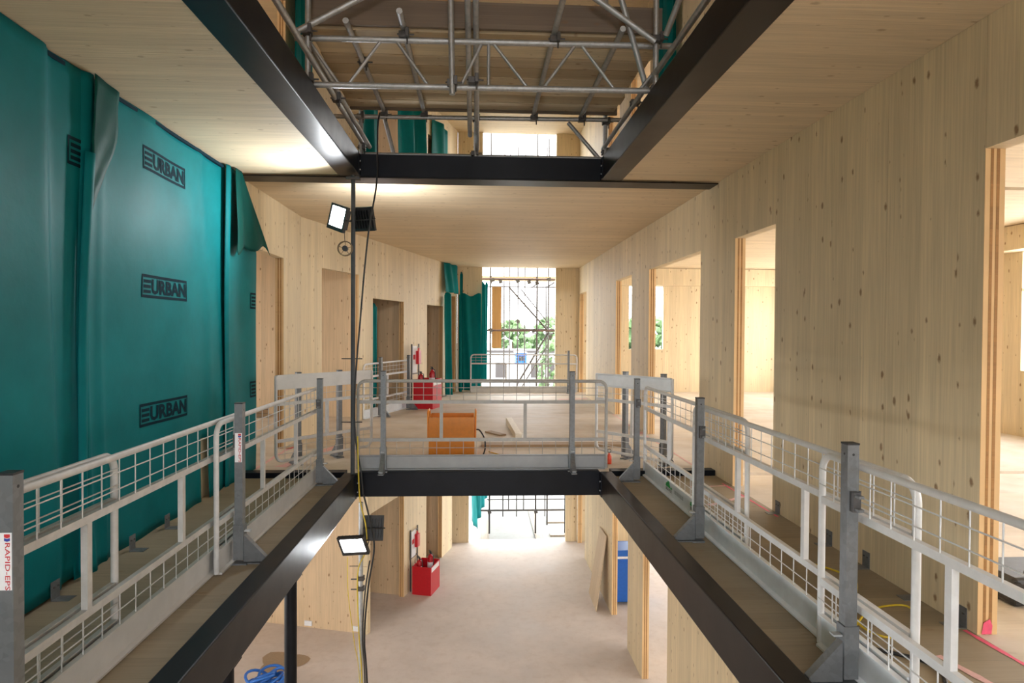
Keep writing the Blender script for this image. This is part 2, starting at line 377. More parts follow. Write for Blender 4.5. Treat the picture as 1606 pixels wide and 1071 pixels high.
# upper level walls
w2 = structure('wall_right_upper', 'pale timber wall of the level above, seen through the ceiling void')
panel(w2, (XR, -4), (XR, 9.2), 3.45, 6.82, T, (1, 0), clt_side); panel(w2, (XR, 9.2), (XR, YF), 3.45, 6.82, T, (1, 0), clt_side, [(.9, 2.2, 6.05), (3.1, 4.2, 6.05)])
for yf in (11.4, 13.4): jamb_strips(w2, (XR, yf), (1, 0), (0, -1), 3.45, 6.05)
w2l = structure('wall_left_upper', 'timber wall of the level above with openings hung with teal sheeting')
panel(w2l, (XL, -4), (XL, 9.78), 3.45, 6.82, T, (-1, 0), clt_side, [(11.6, 13.0, 6.05)])
jamb_strips(w2l, (XL, 9.0), (-1, 0), (0, -1), 3.45, 6.05)
panel(w2l, ang(0), ang(7.62), 3.45, 6.82, T, nb, clt_ang, [(2.5, 4.3, 6.1), (5.4, 6.2, 6.1)])
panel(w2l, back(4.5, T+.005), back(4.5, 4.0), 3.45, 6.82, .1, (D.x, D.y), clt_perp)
w2f = structure('wall_far_upper', 'timber end wall of the level above around the bright window')
panel(w2f, (-.55, YF), (.11, YF), 3.45, 6.82, T, (0, 1), clt_face); panel(w2f, (2.05, YF), (XR+T, YF), 3.45, 6.82, T, (0, 1), clt_face)
panel(w2f, (.11, YF), (2.05, YF), 3.45, 4.3, T, (0, 1), clt_face)

wb = structure('wall_back', 'timber end wall behind the viewpoint with added, unseen window bays')
BW = {0: [(-2.0, 2.0, -3.2, -1.0)], 1: [(-2.0, 2.0, .5, 2.75)], 2: [(-1.1, 1.1, 4.4, 6.2)]}  # invented bays behind the camera, sized to set how much daylight enters
for lv in BW: wall_windows(wb, -4, 'x', -8.2, 8.5, *LEVELS[lv], (0, -1), clt_face, BW[lv])

# ------------------------------------------------------------------ setting: floors and ceilings
def slab(name, label, x0, x1, y0, y1, z0, z1, mat, cat):
    o = MB().box(x0, x1, y0, y1, z0, z1).build(name, mat); return tag(o, label, cat, kind='structure')
slab('floor_ground', 'dusty pale concrete floor of the level below', -8.3, 8.6, -4, 17.4, -4.2, -4.0, conc, 'floor')
BIL, BOL, BIR, BOR = -1.300, -1.439, 1.359, 1.489
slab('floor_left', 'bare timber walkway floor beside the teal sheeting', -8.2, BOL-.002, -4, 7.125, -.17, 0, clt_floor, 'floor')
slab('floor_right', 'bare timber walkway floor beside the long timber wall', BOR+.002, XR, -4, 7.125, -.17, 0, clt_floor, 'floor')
slab('floor_side_room', 'pale dusty floor of the side room beyond the near doorway', XR+.001, 8.5, -4, 7.125, -.17, 0, clt_floor_far, 'floor')
ff = slab('floor_far', 'dusty timber floor of the landing beyond the void', -8.2, 8.5, 7.275, 17.26, -.17, 0, clt_floor_far, 'floor')
UIL, UOL, UIR, UOR = -1.279, -1.508, 1.345, 1.576
slab('ceiling_left', 'pale ribbed timber ceiling above the teal sheeting', -8.2, UOL-.002, -4, 7.125, 3.281, 3.45, clt_ceil, 'ceiling')
slab('ceiling_right', 'pale timber ceiling above the long timber wall', UOR+.002, 8.5, -4, 7.125, 3.281, 3.45, clt_ceil, 'ceiling')
slab('ceiling_far', 'pale timber ceiling beyond the void', -8.2, 8.5, 7.275, 17.26, 3.281, 3.45, clt_ceil, 'ceiling')
slab('ceiling_upper', 'timber roof underside two levels up, above the scaffold', -8.2, 8.6, -4, 17.26, 6.82, 7.0, clt_ceil, 'ceiling')
slab('ground_outside', 'pale gravel ground outside the building', -150, 150, 17.45, 300, -4.4, -4.15, gravel, 'ground')
slab('ground_behind', 'pale gravel ground on the near side of the building', -150, 150, -150, -4.15, -4.4, -4.15, gravel, 'ground')

# painted setting-out lines on the floor
def spray(parent, pts, wd, mat, seed):
    rnd = random.Random(seed); m = MB(); n = len(pts)
    for i in range(n-1):
        a, b = Vector(pts[i]), Vector(pts[i+1]); d = (b-a).normalized(); s = Vector((-d.y, d.x, 0)); k = max(2, int((b-a).length/.05))
        row = []
        for j in range(k+1):
            p = a.lerp(b, j/k); hw = wd*(.6+.7*rnd.random())/2; row += [p-s*hw, p+s*hw]
        m.add(row, [(2*j, 2*j+2, 2*j+3, 2*j+1) for j in range(k)])
    return m
for i, (pts, wd, mt) in enumerate((([(2.70, 2.3, .002), (2.64, 3.36, .002)], .025, pink), ([(2.62, 5.5, .002), (2.60, 6.75, .002)], .02, pink), ([(2.15, 5.9, .002), (2.6, 6.2, .002)], .05, pink_soft),
                                   ([(2.2, 6.6, .002), (2.62, 6.65, .002)], .04, pink_soft), ([(2.45, 2.4, .002), (2.3, 3.1, .002)], .05, pink_soft))):
    pts = [Vector(p)-bpy.data.objects['floor_right'].location for p in pts]
    spray(None, pts, wd, mt, i).build('paint_line', mt, bpy.data.objects['floor_right'])
fo = Vector(ff.location)
for i, (pts, wd, mt) in enumerate((([(2.6, 7.4, .002), (2.6, 11.0, .002), (2.63, 12.5, .002)], .03, pink_soft), ([(2.5, 10.0, .002), (2.62, 10.3, .002)], .1, pink_soft),
                                   ([(-2.55, 7.6, .002), (-2.55, 8.9, .002)], .05, pink_soft), ([(-2.3, 7.7, .002), (-1.9, 9.2, .002)], .12, pink_soft), ([(-2.55, 8.85, .002), (-2.5, 9.0, .002)], .05, pink),
                                   ([(1.9, 15.2, .002), (2.6, 15.4, .002)], .15, pink_soft))):
    spray(None, [Vector(p)-fo for p in pts], wd, mt, 20+i).build('paint_line', mt, ff)
# damp patch on the ground floor
rnd = random.Random(3); fg = bpy.data.objects['floor_ground']; ring = []
for k in range(28):
    a = 2*math.pi*k/28; r = 1+.22*math.sin(3*a+1)+.12*rnd.random(); ring.append(Vector((-3.27+.36*r*math.cos(a), 11.05+.34*r*math.sin(a), -3.996))-fg.location)
MB().add(ring, [tuple(range(28))]).build('damp_patch', wet, fg)

# ------------------------------------------------------------------ steel frame round the void
def bolts(parent, pts, n):
    n = Vector(n)
    for p in pts: MB().tube(Vector(p)-n*.002, Vector(p)+n*.009, .0095, 6).build('bolt', galv_l, parent)
def long_beam(label, x0, x1, z0, z1, side, flange=None, mat=steel_b):
    b = thing('steel_beam', label, 'beam', ((x0+x1)/2, 1.56, z0)); ox, oz = (x0+x1)/2, z0; L = 5.555
    h = z1-z0; m = MB().box(x0-ox, x1-ox, -L, L, 0, h); m.build('web', mat, b, bevel=.008)
    xi = (x1 if side < 0 else x0)-ox; sx = -side
    MB().box(min(xi, xi+sx*.006), max(xi, xi+sx*.006), L-.10, L, .005, h-.005).build('end_plate', steel, b)
    bolts(b, [(xi+sx*.006, L-.05, h*.62), (xi+sx*.006, L-.05, h*.25)], (sx, 0, 0))
    return b
long_beam('dark steel edge beam below the barrier with the printed green logos', BIR, BOR, -.211, .058, 1)
long_beam('dark steel edge beam of the walkway floor beside the teal sheeting', BOL, BIL, -.211, .058, -1, mat=steel)
long_beam('dark steel beam at ceiling level nearest the long timber wall', UIR, UOR, 3.268, 3.511, 1)
long_beam('dark steel beam at ceiling level lit by the upper floodlight', UOL, UIL, 3.268, 3.511, -1, mat=steel)
b = thing('steel_beam', 'dark steel cross beam under the far barrier of the void', 'beam', (.03, 7.2, -.211))
MB().box(BIL-.028, BIR-.032, -.07, .07, 0, .269).build('web', steel, b, bevel=.006)
MB().box(BOR-.028, XR-.035, -.07, .07, .12, .269).build('side_extension', steel, b); MB().box(XL-.025, BOL-.032, -.07, .07, .12, .269).build('side_extension', steel, b)
b = thing('steel_beam', 'dark steel cross beam at ceiling level beyond the scaffold', 'beam', (.03, 7.2, 3.255))
MB().box(UIL-.028, UIR-.032, -.07, .07, .014, .256).build('web', steel, b, bevel=.005)
MB().box(XL-.025, XR-.035, -.07, .215, 0, .0125).build('bottom_flange', steel_b, b)
for i, (x, y) in enumerate(((-1.37, 4.84), (-1.37, 3.60))):
    c = thing('steel_column', ('slim dark round column under the edge beam, in front of the damp patch', 'slim dark round column under the edge beam at the bottom edge of the picture')[i], 'column', (x, y, -4.0), group='round columns below the walkway')
    MB().tube((0, 0, .012), (0, 0, 3.777), .045, 20).build('shaft', steel, c); MB().box(-.09, .09, -.09, .09, 0, .012).build('base_plate', steel, c); MB().box(-.065, .065, -.065, .065, 3.777, 3.788).build('cap_plate', steel, c)

# ------------------------------------------------------------------ barriers
BH = 1.0; ZT, Z1, Z2, ZTOE = .985, .753, .333, .167
_cache = {}
def barrier_meshes(L, inv, var):
    key = (L, inv, var)
    if key in _cache: return _cache[key]
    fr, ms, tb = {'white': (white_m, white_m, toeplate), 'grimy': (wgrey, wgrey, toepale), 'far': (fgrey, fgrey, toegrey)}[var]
    fz = (lambda z: BH-z) if inv else (lambda z: z)
    P = []; r = .018; R = .085; h = L/2
    def bar(a, b, s=.036): return MB().obox((Vector(a)+Vector(b))/2, (s if a[0] == b[0] else abs(b[0]-a[0]), s*.8, s if a[0] != b[0] else abs(b[2]-a[2])), X_, Y_, Z_)
    for sgn in (-1, 1):
        pts = [(sgn*(h-r), 0, fz(.01)), (sgn*(h-r), 0, fz(ZT-R))]+[(sgn*(h-r-R+R*math.cos(a)), 0, fz(ZT-R+R*math.sin(a))) for a in (math.pi/2*k/6 for k in range(1, 7))]
        P.append(('end_frame', MB().path(pts, r, 8), fr))
    P.append(('top_rail', MB().tube((-h+r+R, 0, fz(ZT)), (h-r-R, 0, fz(ZT)), r, 8), fr))
    for z in (Z1, Z2): P.append(('mid_rail', bar((-h+2*r, 0, fz(z)), (h-2*r, 0, fz(z))), fr))
    nb_ = 3 if L > 2 else 2
    for k in range(1, nb_): x = -h+L*k/nb_; P.append(('upright', bar((x, 0, fz(Z2+.015)), (x, 0, fz(Z1-.015))), fr))
    nc = round(L/.147)
    for zs, hs in (((Z1+.012, ZT-.012), (.831, .912)), ((ZTOE, Z2-.012), (.245,))):
        m = MB()
        for k in range(1, nc):
            x = -h+L*k/nc; m.tube((x, .012, fz(zs[0])), (x, .012, fz(zs[1])), .0034, 5)
        for z in hs: m.tube((-h+r, .018, fz(z)), (h-r, .018, fz(z)), .0034, 5)
        P.append(('wire_mesh', m, ms))
    m = MB().prism([(-.006, .02), (-.006, .0), (.03, .0), (.03, .012), (.004, .02), (.004, ZTOE-.02), (.022, ZTOE-.008), (.022, ZTOE), (-.006, ZTOE)] if not inv else
                   [(-.006, BH-.0), (-.006, BH-ZTOE), (.022, BH-ZTOE), (.022, BH-ZTOE+.008), (.004, BH-ZTOE+.02), (.004, BH-.02), (.03, BH-.012), (.03, BH)],
                   (-h+.033, 0, 0), Y_, Z_, (L-.066, 0, 0))
    P.append(('toe_board', m, tb))
    _cache[key] = [(n, m.mesh(n, mt)) for n, m, mt in P]; return _cache[key]
def barrier(label, p0, p1, z=0.0, var='white', inv=False, flip=False):
    p0, p1 = Vector((*p0, 0)), Vector((*p1, 0)); L = round((p1-p0).length, 2); a = math.atan2(p1.y-p0.y, p1.x-p0.x)+(math.pi if flip else 0)
    c = (p0+p1)/2; b = thing('edge_barrier', label, 'barrier', (c.x, c.y, z), a, 'mesh edge protection barriers')
    for n, me in barrier_meshes(L, inv, var): inst(n, me, b)
    return b
BL = 2.80
b1 = barrier('white mesh barrier with green logos printed on its toe board', (1.870, 4.38), (1.870, 7.18), .004)
b2 = barrier('white mesh barrier between the two posts nearest the long timber wall', (1.818, 2.567), (1.818, 5.367), .004)
b3 = barrier('white mesh barrier running out of the bottom right corner', (1.768, .45), (1.768, 3.25), .004)
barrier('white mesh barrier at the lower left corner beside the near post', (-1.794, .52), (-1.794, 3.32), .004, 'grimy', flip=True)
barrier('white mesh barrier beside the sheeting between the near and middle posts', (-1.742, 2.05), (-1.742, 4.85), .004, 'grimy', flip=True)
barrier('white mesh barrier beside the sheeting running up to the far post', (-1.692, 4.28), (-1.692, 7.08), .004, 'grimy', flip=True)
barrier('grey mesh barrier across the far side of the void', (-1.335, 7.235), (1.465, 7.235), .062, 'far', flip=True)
barrier('short upside-down barrier with its toe board up, near the teal sheeting', (-2.29, 7.46), (-1.37, 8.55), .09, 'grimy', True)
barrier('short upside-down barrier with pale blue toe board up, by the long timber wall', (2.27, 7.42), (1.53, 8.36), .07, 'white', True)
barrier('small white mesh barrier guarding the dark doorway beside the fire extinguishers', (-2.05, 11.75), (-1.44, 13.6), .004, 'white', flip=True)
barrier('white mesh barrier in front of the tall bright far opening', (-.2, 16.85), (2.6, 16.85), .004, 'grimy')

POST = []
def post_meshes():
    if POST: return POST
    s = .027
    POST.append(('tube', MB().box(-s, s, -s, s, .2, 1.1).mesh('tube', galv_d), None))
    m = MB().box(-.034, .034, -.034, .034, .03, .27); POST.append(('socket', m.mesh('socket', galv_d), None))
    POST.append(('base_plate', MB().box(-.06, .034, -.05, .05, 0, .012).box(-.20, -.04, -.03, .03, 0, .01).mesh('base_plate', galv_d), None))
    m = MB().prism([(-.033, .015), (-.19, .015), (-.19, .035), (-.033, .20)], (0, -.022, 0), X_, Z_, (0, .044, 0)); POST.append(('brace', m.mesh('brace', galv_d), None))
    POST.append(('clip', MB().box(.0271, .031, -.03, .03, .80, .89).box(.0271, .034, -.034, -.026, .80, .89).box(.0271, .034, .026, .034, .80, .89).mesh('clip', coupler_m), None))
    POST.append(('hook', MB().box(-.075, -.032, -.018, .018, .22, .228).mesh('hook', galv_l), None))
    POST.append(('top_cap', MB().box(-.0285, .0285, -.0285, .0285, 1.098, 1.106).mesh('top_cap', blackp), None))
    POST.append(('pin_hole', MB().tube((-.0278, 0, 1.055), (-.0268, 0, 1.055), .006, 10).tube((0, -.0278, 1.055), (0, -.0268, 1.055), .006, 10).mesh('pin_hole', blackp), None))
    return POST
def post(label, x, y, rz, z=0.0, sticker=False, clip=True, arms=True):
    p = thing('barrier_post', label, 'post', (x, y, z), rz, 'galvanised barrier posts')
    for n, me, _ in post_meshes():
        if n == 'clip' and not clip: continue
        inst(n, me, p)
    if clip and arms:
        sg = 1 if abs(rz) > 1 else -1
        for za in (.815, .875): MB().box(-.012, .012, *sorted((sg*.027, sg*.095)), za-.006, za+.006).build('clip_arm', galv_d, p)
        MB().box(-.016, .016, *sorted((sg*.027, sg*.06)), .80, .89).build('clip_body', coupler_m, p)
    if sticker:
        for f, org, ex, ey in (((0, -1), None, None, None),):
            st = MB().box(-.021, .021, -.0262, -.0252, .70, .90).build('sticker', paper, p)
            text_mb('RAPID-EPS', .165, .016, (.001 if True else 0, -.0266, .868), (0, 0, -1), (1, 0, 0), .01).build('lettering', red_ink, st)
            MB().add([(-.002, -.0266, .895), (.018, -.0266, .895), (.018, -.0266, .884), (.008, -.0266, .881), (-.002, -.0266, .884)], [(0, 1, 2, 3, 4)]).build('mark', red_ink, st)
            MB().add([(-.002, -.0266, .882), (.008, -.0266, .879), (.018, -.0266, .882), (.018, -.0266, .872), (.008, -.0266, .869), (-.002, -.0266, .872)], [(0, 1, 2, 3, 4, 5)]).build('mark', blue_ink, st)
    return p
post('galvanised barrier post at the far end of the walkway by the printed green logos', 1.704, 6.867, 0)
post('galvanised barrier post halfway along the walkway by the long timber wall', 1.704, 4.897, 0)
post('big galvanised barrier post near the bottom right', 1.704, 2.88, 0)
post('galvanised barrier post next to the tall pole on the sheeting side', -1.628, 6.806, math.pi)
def lsticker(p):
    st = MB().box(-.023, .023, .0272, .0282, .70, .90).build('sticker', paper, p)
    text_mb('RAPID-EPS', .165, .017, (-.001, .0287, .865), (0, 0, -1), (-1, 0, 0), .01).build('lettering', red_ink, st)
    q = lambda l: [(-x, .0287, z) for x, z in l]
    MB().add(q([(-.002, .895), (.018, .895), (.018, .884), (.008, .881), (-.002, .884)]), [(0, 1, 2, 3, 4)]).build('mark', red_ink, st)
    MB().add(q([(-.002, .882), (.008, .879), (.018, .882), (.018, .872), (.008, .869), (-.002, .872)]), [(0, 1, 2, 3, 4, 5)]).build('mark', blue_ink, st)
lsticker(post('galvanised barrier post with a white sticker, midway along the teal sheeting', -1.628, 4.539, math.pi, arms=False))
lsticker(post('galvanised barrier post with a printed sticker at the left edge of the picture', -1.628, 2.348, math.pi, arms=False))
post('grey post of the far void barrier behind the orange tub side', -1.03, 7.165, math.pi/2, .058, clip=False)
post('grey post of the far void barrier nearest the white timber offcut', 1.05, 7.165, math.pi/2, .058, clip=False)
for lab, x, y, rz in (('dark post holding the short upside-down barrier near the teal sheeting', -2.12, 7.80, 2.27+math.pi), ('grey post behind the tall pole holding the short upside-down barrier', -1.735, 8.255, 2.27+math.pi),
                      ('grey post holding the pale blue upside-down barrier, further from the timber wall', 1.86, 8.09, .66+math.pi), ('grey post holding the pale blue upside-down barrier, nearer the timber wall', 2.215, 7.635, .66+math.pi),
                      ('thin grey post on the small barrier before the dark doorway', -1.80, 12.15, math.pi-.3), ('thin grey post beside the red fire point box', -1.40, 13.26, math.pi-.3),
                      ('thin dark post at the right of the far opening barrier', 2.35, 16.74, math.pi/2)): post(lab, x, y, rz, clip=False)
# printed logos on the toe board of the far right barrier (local x runs along +Y)
tb = [o for o in b1.children if o.name.startswith('toe_board')][0]
for k, y in enumerate((6.3, 5.56)):
    x = y-5.78
    MB().add([(x+.03-a*.18, .0048, .085+b*.075) for a, b in ((0, 0), (.1, .45), (.3, .55), (.45, .95), (.65, 1.0), (.75, .45), (.95, .1), (1.15, .35), (1.2, .0))], [tuple(range(9))]).build('green_logo', green_ink, tb)
    text_mb('BEAVER', .20, .03, (x+.02, .0048, .05), (-1, 0, 0), (0, 0, 1), .02).build('lettering', dark_ink, tb)
m = MB()
for k in range(9):
    x0 = (6.3-5.78)-.26-k*.03; m.add([(x0, .0048, .07), (x0-.02, .0048, .07), (x0-.02, .0048, .105), (x0, .0048, .105)], [(0, 1, 2, 3)])
m.build('faded_print', grey_ink, tb)

# ------------------------------------------------------------------ teal sheeting on the left wall
def xs(y, z):
    return -2.585+.012*math.sin(y*2.3+z*.7)+.006*math.sin(y*7.1-z*1.3)+.010*math.sin(z*2.1+y)*math.sin(y*1.1)
LOGO_EX = [None]
LOGO_FIX = lambda p: Vector((xs(p.y, p.z)+LOGO_EX[0](p.y, p.z)+.0045, p.y, p.z))
def sheet_part(name, y0, y1, fz0, fz1, mat, parent, extra=None, keep=None, nu=40, nv=40):
    def fn(a, b):
        y = y0(b) if callable(y0) else y0; y_ = y1(b) if callable(y1) else y1; yy = y+(y_-y)*a
        z = fz0+(fz1-fz0)*b
        return Vector((xs(yy, z)+(extra(yy, z) if extra else 0), yy, z))
    return MB().grid(fn, nu, nv, keep).build(name, mat, parent, solid=.003)
def ex_near(y, z): return .012 + .05/(1+math.exp((y-4.10+.03*z)/.018))
def ex_mid(y, z): return .045*math.exp(-((y-4.42)/.06)**2)+.02*math.exp(-((y-4.62)/.03)**2)*(1-z/3.3)+.012*math.exp(-((y-6.2-.2*math.sin(z))/.08)**2)+.05*max(0, .25-z)*(1+math.sin(9*y))
def ex_far(y, z): return .03+.02*math.exp(-((y-6.78)/.05)**2)+.012*math.sin(10*y+z)
sh = thing('plastic_sheeting', 'wide teal plastic sheeting with printed logos covering the left wall', 'sheeting')
sheet_part('near_sheet', .4, lambda b: 4.47+.02*math.sin(5*b), .02, 3.27, teal, sh, ex_near, None, 120, 40)
sheet_part('middle_sheet', lambda b: 4.36-.10*(1-b)+.03*math.sin(4*b), 6.80, .0, 3.27, teal, sh, ex_mid, lambda a, b: not (.755 < a < .808 and b < .175), 80, 50)
sheet_part('far_sheet', 6.72, lambda b: 7.62 if b < .76 else 7.62-.62*(b-.76)/.24, .0, 3.272, teal, sh, ex_far, None, 40, 60)
# turned back flap in the middle and gathered collar at the far top
def flap(a, b):
    z = 3.27-b*1.10; wd = .29 if b < .3 else .29*max(.08, 1-(b-.3)/.55); y = 4.40+a*wd-.04*b
    return Vector((xs(y, z)+.07+.003*math.sin(a*9+b*13)+.002*math.sin(b*31-a*5), y, z-.02*a))
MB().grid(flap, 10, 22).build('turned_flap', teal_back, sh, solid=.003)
def seam(a, b):
    z = 2.75-b*2.72; y = 4.34-.08*b+a*(.10-.03*b); return Vector((xs(y, z)+.05+.03*math.sin(a*3.1), y, z))
MB().grid(seam, 6, 30).build('folded_seam', teal, sh, solid=.003)
def collar(a, b):
    y0 = 6.86-.03*b; y1 = 7.03+.70*b; y = y0+(y1-y0)*a; z = 3.272-(.80+.05*math.sin(5*a+1)+.04*math.sin(13*a))*b
    return Vector((-2.60+.10+.03*math.sin(a*7+2*b)*b+.012*math.sin(17*a+3*b)*b+.05*b*a**3, y, z))
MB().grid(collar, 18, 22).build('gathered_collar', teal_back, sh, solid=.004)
MB().box(-2.60, -2.566, .4, 6.72, 3.235, 3.262).build('fixing_batten', ink, sh)
def logo(y0, zc, cut=None, side=1):
    W, H = .76, .18; lo = zc-H/2
    m = MB()
    def q(a0, a1, b0, b1):
        a1 = min(a1, cut) if cut else a1
        if a1 <= a0: return
        n = max(1, int((a1-a0)/.06)); vs = []
        for i in range(n+1): a = a0+(a1-a0)*i/n; vs += [LOGO_FIX(Vector((0, y0+a, lo+b0))), LOGO_FIX(Vector((0, y0+a, lo+b1)))]
        m.add(vs, [(2*i, 2*i+2, 2*i+3, 2*i+1) for i in range(n)])
    q(0, W, 0, .022); q(0, W, H-.022, H); q(0, .016, .022, H-.022); q(W-.012, W, .022, H-.022)
    for k in range(3): q(.03, .145, .036+k*.04, .060+k*.04)
    if not cut:
        t = text_mb('URBAN', .575, .118, (0, y0+.16, lo+.031), (0, 1, 0), (0, 0, 1), .04, LOGO_FIX); m.add(t.v, t.f)
    m.build('printed_logo', ink, sh)
LOGO_EX[0] = ex_mid
for zc in (2.925, 1.94, .935): logo(5.12, zc)
LOGO_EX[0] = ex_near
logo(4.22, 2.73, .13)
LOGO_EX[0] = ex_far
for zc in (1.93, .93): logo(7.44, zc, .15)

# ------------------------------------------------------------------ scaffold above the void
sc = thing('scaffold', 'tube scaffold with timber platform filling the void overhead', 'scaffold', (0, 0, 0))
TR = .0242
def tb_(name, a, b, r=TR, mat=galv_t): return MB().tube(a, b, r, 12).build(name, mat, sc)
def coup(p, ax=(0, 0, 1)):
    p = Vector(p); m = MB().obox(p, (.075, .075, .05), X_, Y_, Z_); m.obox(p+Vector((.03, -.035, .01)), (.03, .05, .07), X_, Y_, Z_)
    m.tube(p+Vector((-.05, -.02, 0)), p+Vector((.085, -.02, 0)), .008, 6); m.tube(p+Vector((.03, -.02, -.075)), p+Vector((.03, -.02, .05)), .008, 6)
    m.build('coupler', coupler_m, sc, bevel=.006)
# platform boards
for k in range(8):
    y = 5.42+.232*k; dx = random.uniform(-.03, .05); dz = random.uniform(0, .006)
    MB().box(-1.42+dx, 1.53+dx, y, y+.217, 4.062+dz, 4.10+dz).build('platform_board', boards_m[(0, 1, 2, 0, 2, 1, 0, 2)[k]], sc, bevel=.004)
MB().box(-1.40, 1.52, 5.375, 5.413, 4.085, 4.30).build('toe_board', toe_m, sc, bevel=.004)
MB().box(-1.42, 1.55, 7.265, 7.303, 4.04, 4.25).build('toe_board', toe_m, sc, bevel=.004)
# lattice beam (two bays) on the near side
lt = thing('lattice_beam', None, None); lt.parent = sc; del lt
lt = [o for o in sc.children if o.name.startswith('lattice_beam')][0]
YL, ZB, ZL = 5.33, 3.575, 3.945
for z in (ZB, ZL): MB().tube((-1.48, YL, z), (1.62, YL, z+.02), TR, 12).build('chord', galv_t, lt)
for a, b in (((-.79, ZL), (-1.06, ZB)), ((-.67, ZL), (-.40, ZB)), ((-.16, ZB), (.02, ZL)), ((.075, ZL), (.075, ZB)), ((.115, ZL), (.41, ZB)), ((.78, ZL), (.51, ZB)), ((.84, ZL), (1.13, ZB)), ((1.6, ZL), (1.3, ZB)), ((-1.12, ZB), (-1.38, ZL))):
    MB().tube((a[0], YL, a[1]), (b[0], YL, b[1]), .0135, 8).build('strut', galv_t, lt)
# standards
for x, y, z0, z1 in ((-1.36, 5.28, 3.46, 6.7), (1.44, 5.28, 3.46, 6.7), (-1.31, 7.34, 3.46, 6.7), (-.035, 7.34, 3.46, 6.7), (1.43, 7.34, 3.46, 6.7)): tb_('standard', (x, y, z0), (x, y, z1))
tb_('raker', (-.02, 7.30, 3.63), (-.03, 4.6, 4.18)); tb_('raker', (-.095, 6.95, 3.68), (-.09, 4.6, 4.18))
tb_('hanger', (-.215, 5.26, 3.50), (-.245, 5.26, 4.9))
# ledgers along the void edges and across the far end
tb_('ledger', (-1.29, 2.5, 3.70), (-1.30, 7.42, 3.70)); tb_('ledger', (1.46, 2.5, 3.74), (1.42, 7.42, 3.70))
tb_('ledger', (-1.62, 7.29, 3.96), (1.6, 7.29, 3.99)); tb_('ledger', (-1.5, 7.40, 3.58), (1.55, 7.40, 3.58))
tb_('ledger', (-1.05, 5.2, 4.035), (-1.05, 7.42, 4.035))
for x, y0 in ((-.61, 5.02), (.61, 4.5)): tb_('transom', (x, y0, 4.036), (x, 7.42, 4.036))
tb_('transom', (1.15, 5.2, 4.036), (1.15, 7.42, 4.036))
# braces
tb_('brace', (-1.46, 5.22, 3.93), (-.62, 5.22, 4.40)); tb_('brace', (-1.30, 4.9, 4.15), (-1.44, 4.0, 4.35)); tb_('brace', (1.42, 5.22, 3.95), (.72, 5.22, 4.42))
tb_('brace', (-1.36, 5.42, 3.9), (-1.2, 7.25, 3.62)); tb_('brace', (1.42, 5.45, 3.62), (1.03, 5.10, 4.5)); tb_('brace', (1.02, 7.45, 4.0), (1.42, 7.45, 3.55))
tb_('brace', (1.47, 5.1, 3.95), (1.62, 4.6, 4.5)); tb_('brace', (-.95, 7.5, 3.55), (-1.15, 7.5, 4.3))
for p in ((-1.36, 5.30, 3.60), (-1.36, 5.25, 3.96), (1.44, 5.30, 3.60), (1.44, 5.25, 3.98), (-.61, 5.32, 3.985), (.61, 5.32, 3.985), (-.61, 7.30, 3.99), (.61, 7.30, 3.99), (-1.31, 7.32, 3.97), (1.43, 7.32, 3.97), (-.035, 7.32, 3.97),
          (-1.30, 7.36, 3.64), (1.43, 7.36, 3.64), (-.05, 7.36, 3.60), (-.05, 5.28, 3.62), (-.22, 5.29, 3.60), (-.055, 7.2, 4.25), (-1.29, 6.0, 3.70), (1.44, 6.0, 3.73), (-1.05, 6.0, 4.03), (1.15, 7.30, 3.99), (-1.05, 7.30, 3.99)): coup(p)

# ------------------------------------------------------------------ lighting pole, floodlights, cables
pole = thing('scaffold_pole', 'tall dark pole standing at the void corner and carrying the upper floodlights', 'pole', (-1.335, 7.03, .0))
MB().tube((0, 0, .062), (0, 0, 3.255), .0235, 12).build('tube', steel_paint('dull_dark_tube', (.06, .065, .07)), pole)
for z in (.62, 1.30): MB().tube((-.12, 0, z), (.1, .0, z), .006, 6).build('cable_tie', blackp, pole)
MB().obox((0, 0, 3.22), (.14, .07, .03), X_, Y_, Z_).build('head_clamp', coupler_m, pole)
pole = thing('scaffold_pole', 'galvanised pole rising from the ground floor and carrying the lower floodlights', 'pole', (-1.25, 7.05, -4.0))
MB().tube((0, 0, 0), (0, 0, 3.75), .0242, 12).build('tube', galv_l, pole)
for z in (2.82, 2.93): MB().obox((0, 0, z), (.075, .075, .045), X_, Y_, Z_).tube((-.10, -.03, z), (.05, -.03, z), .008, 6).build('coupler', coupler_m, pole, bevel=.005)
MB().tube((-.12, 0, 3.06), (.02, 0, 3.06), .004, 6).build('cable_tie', blackp, pole)
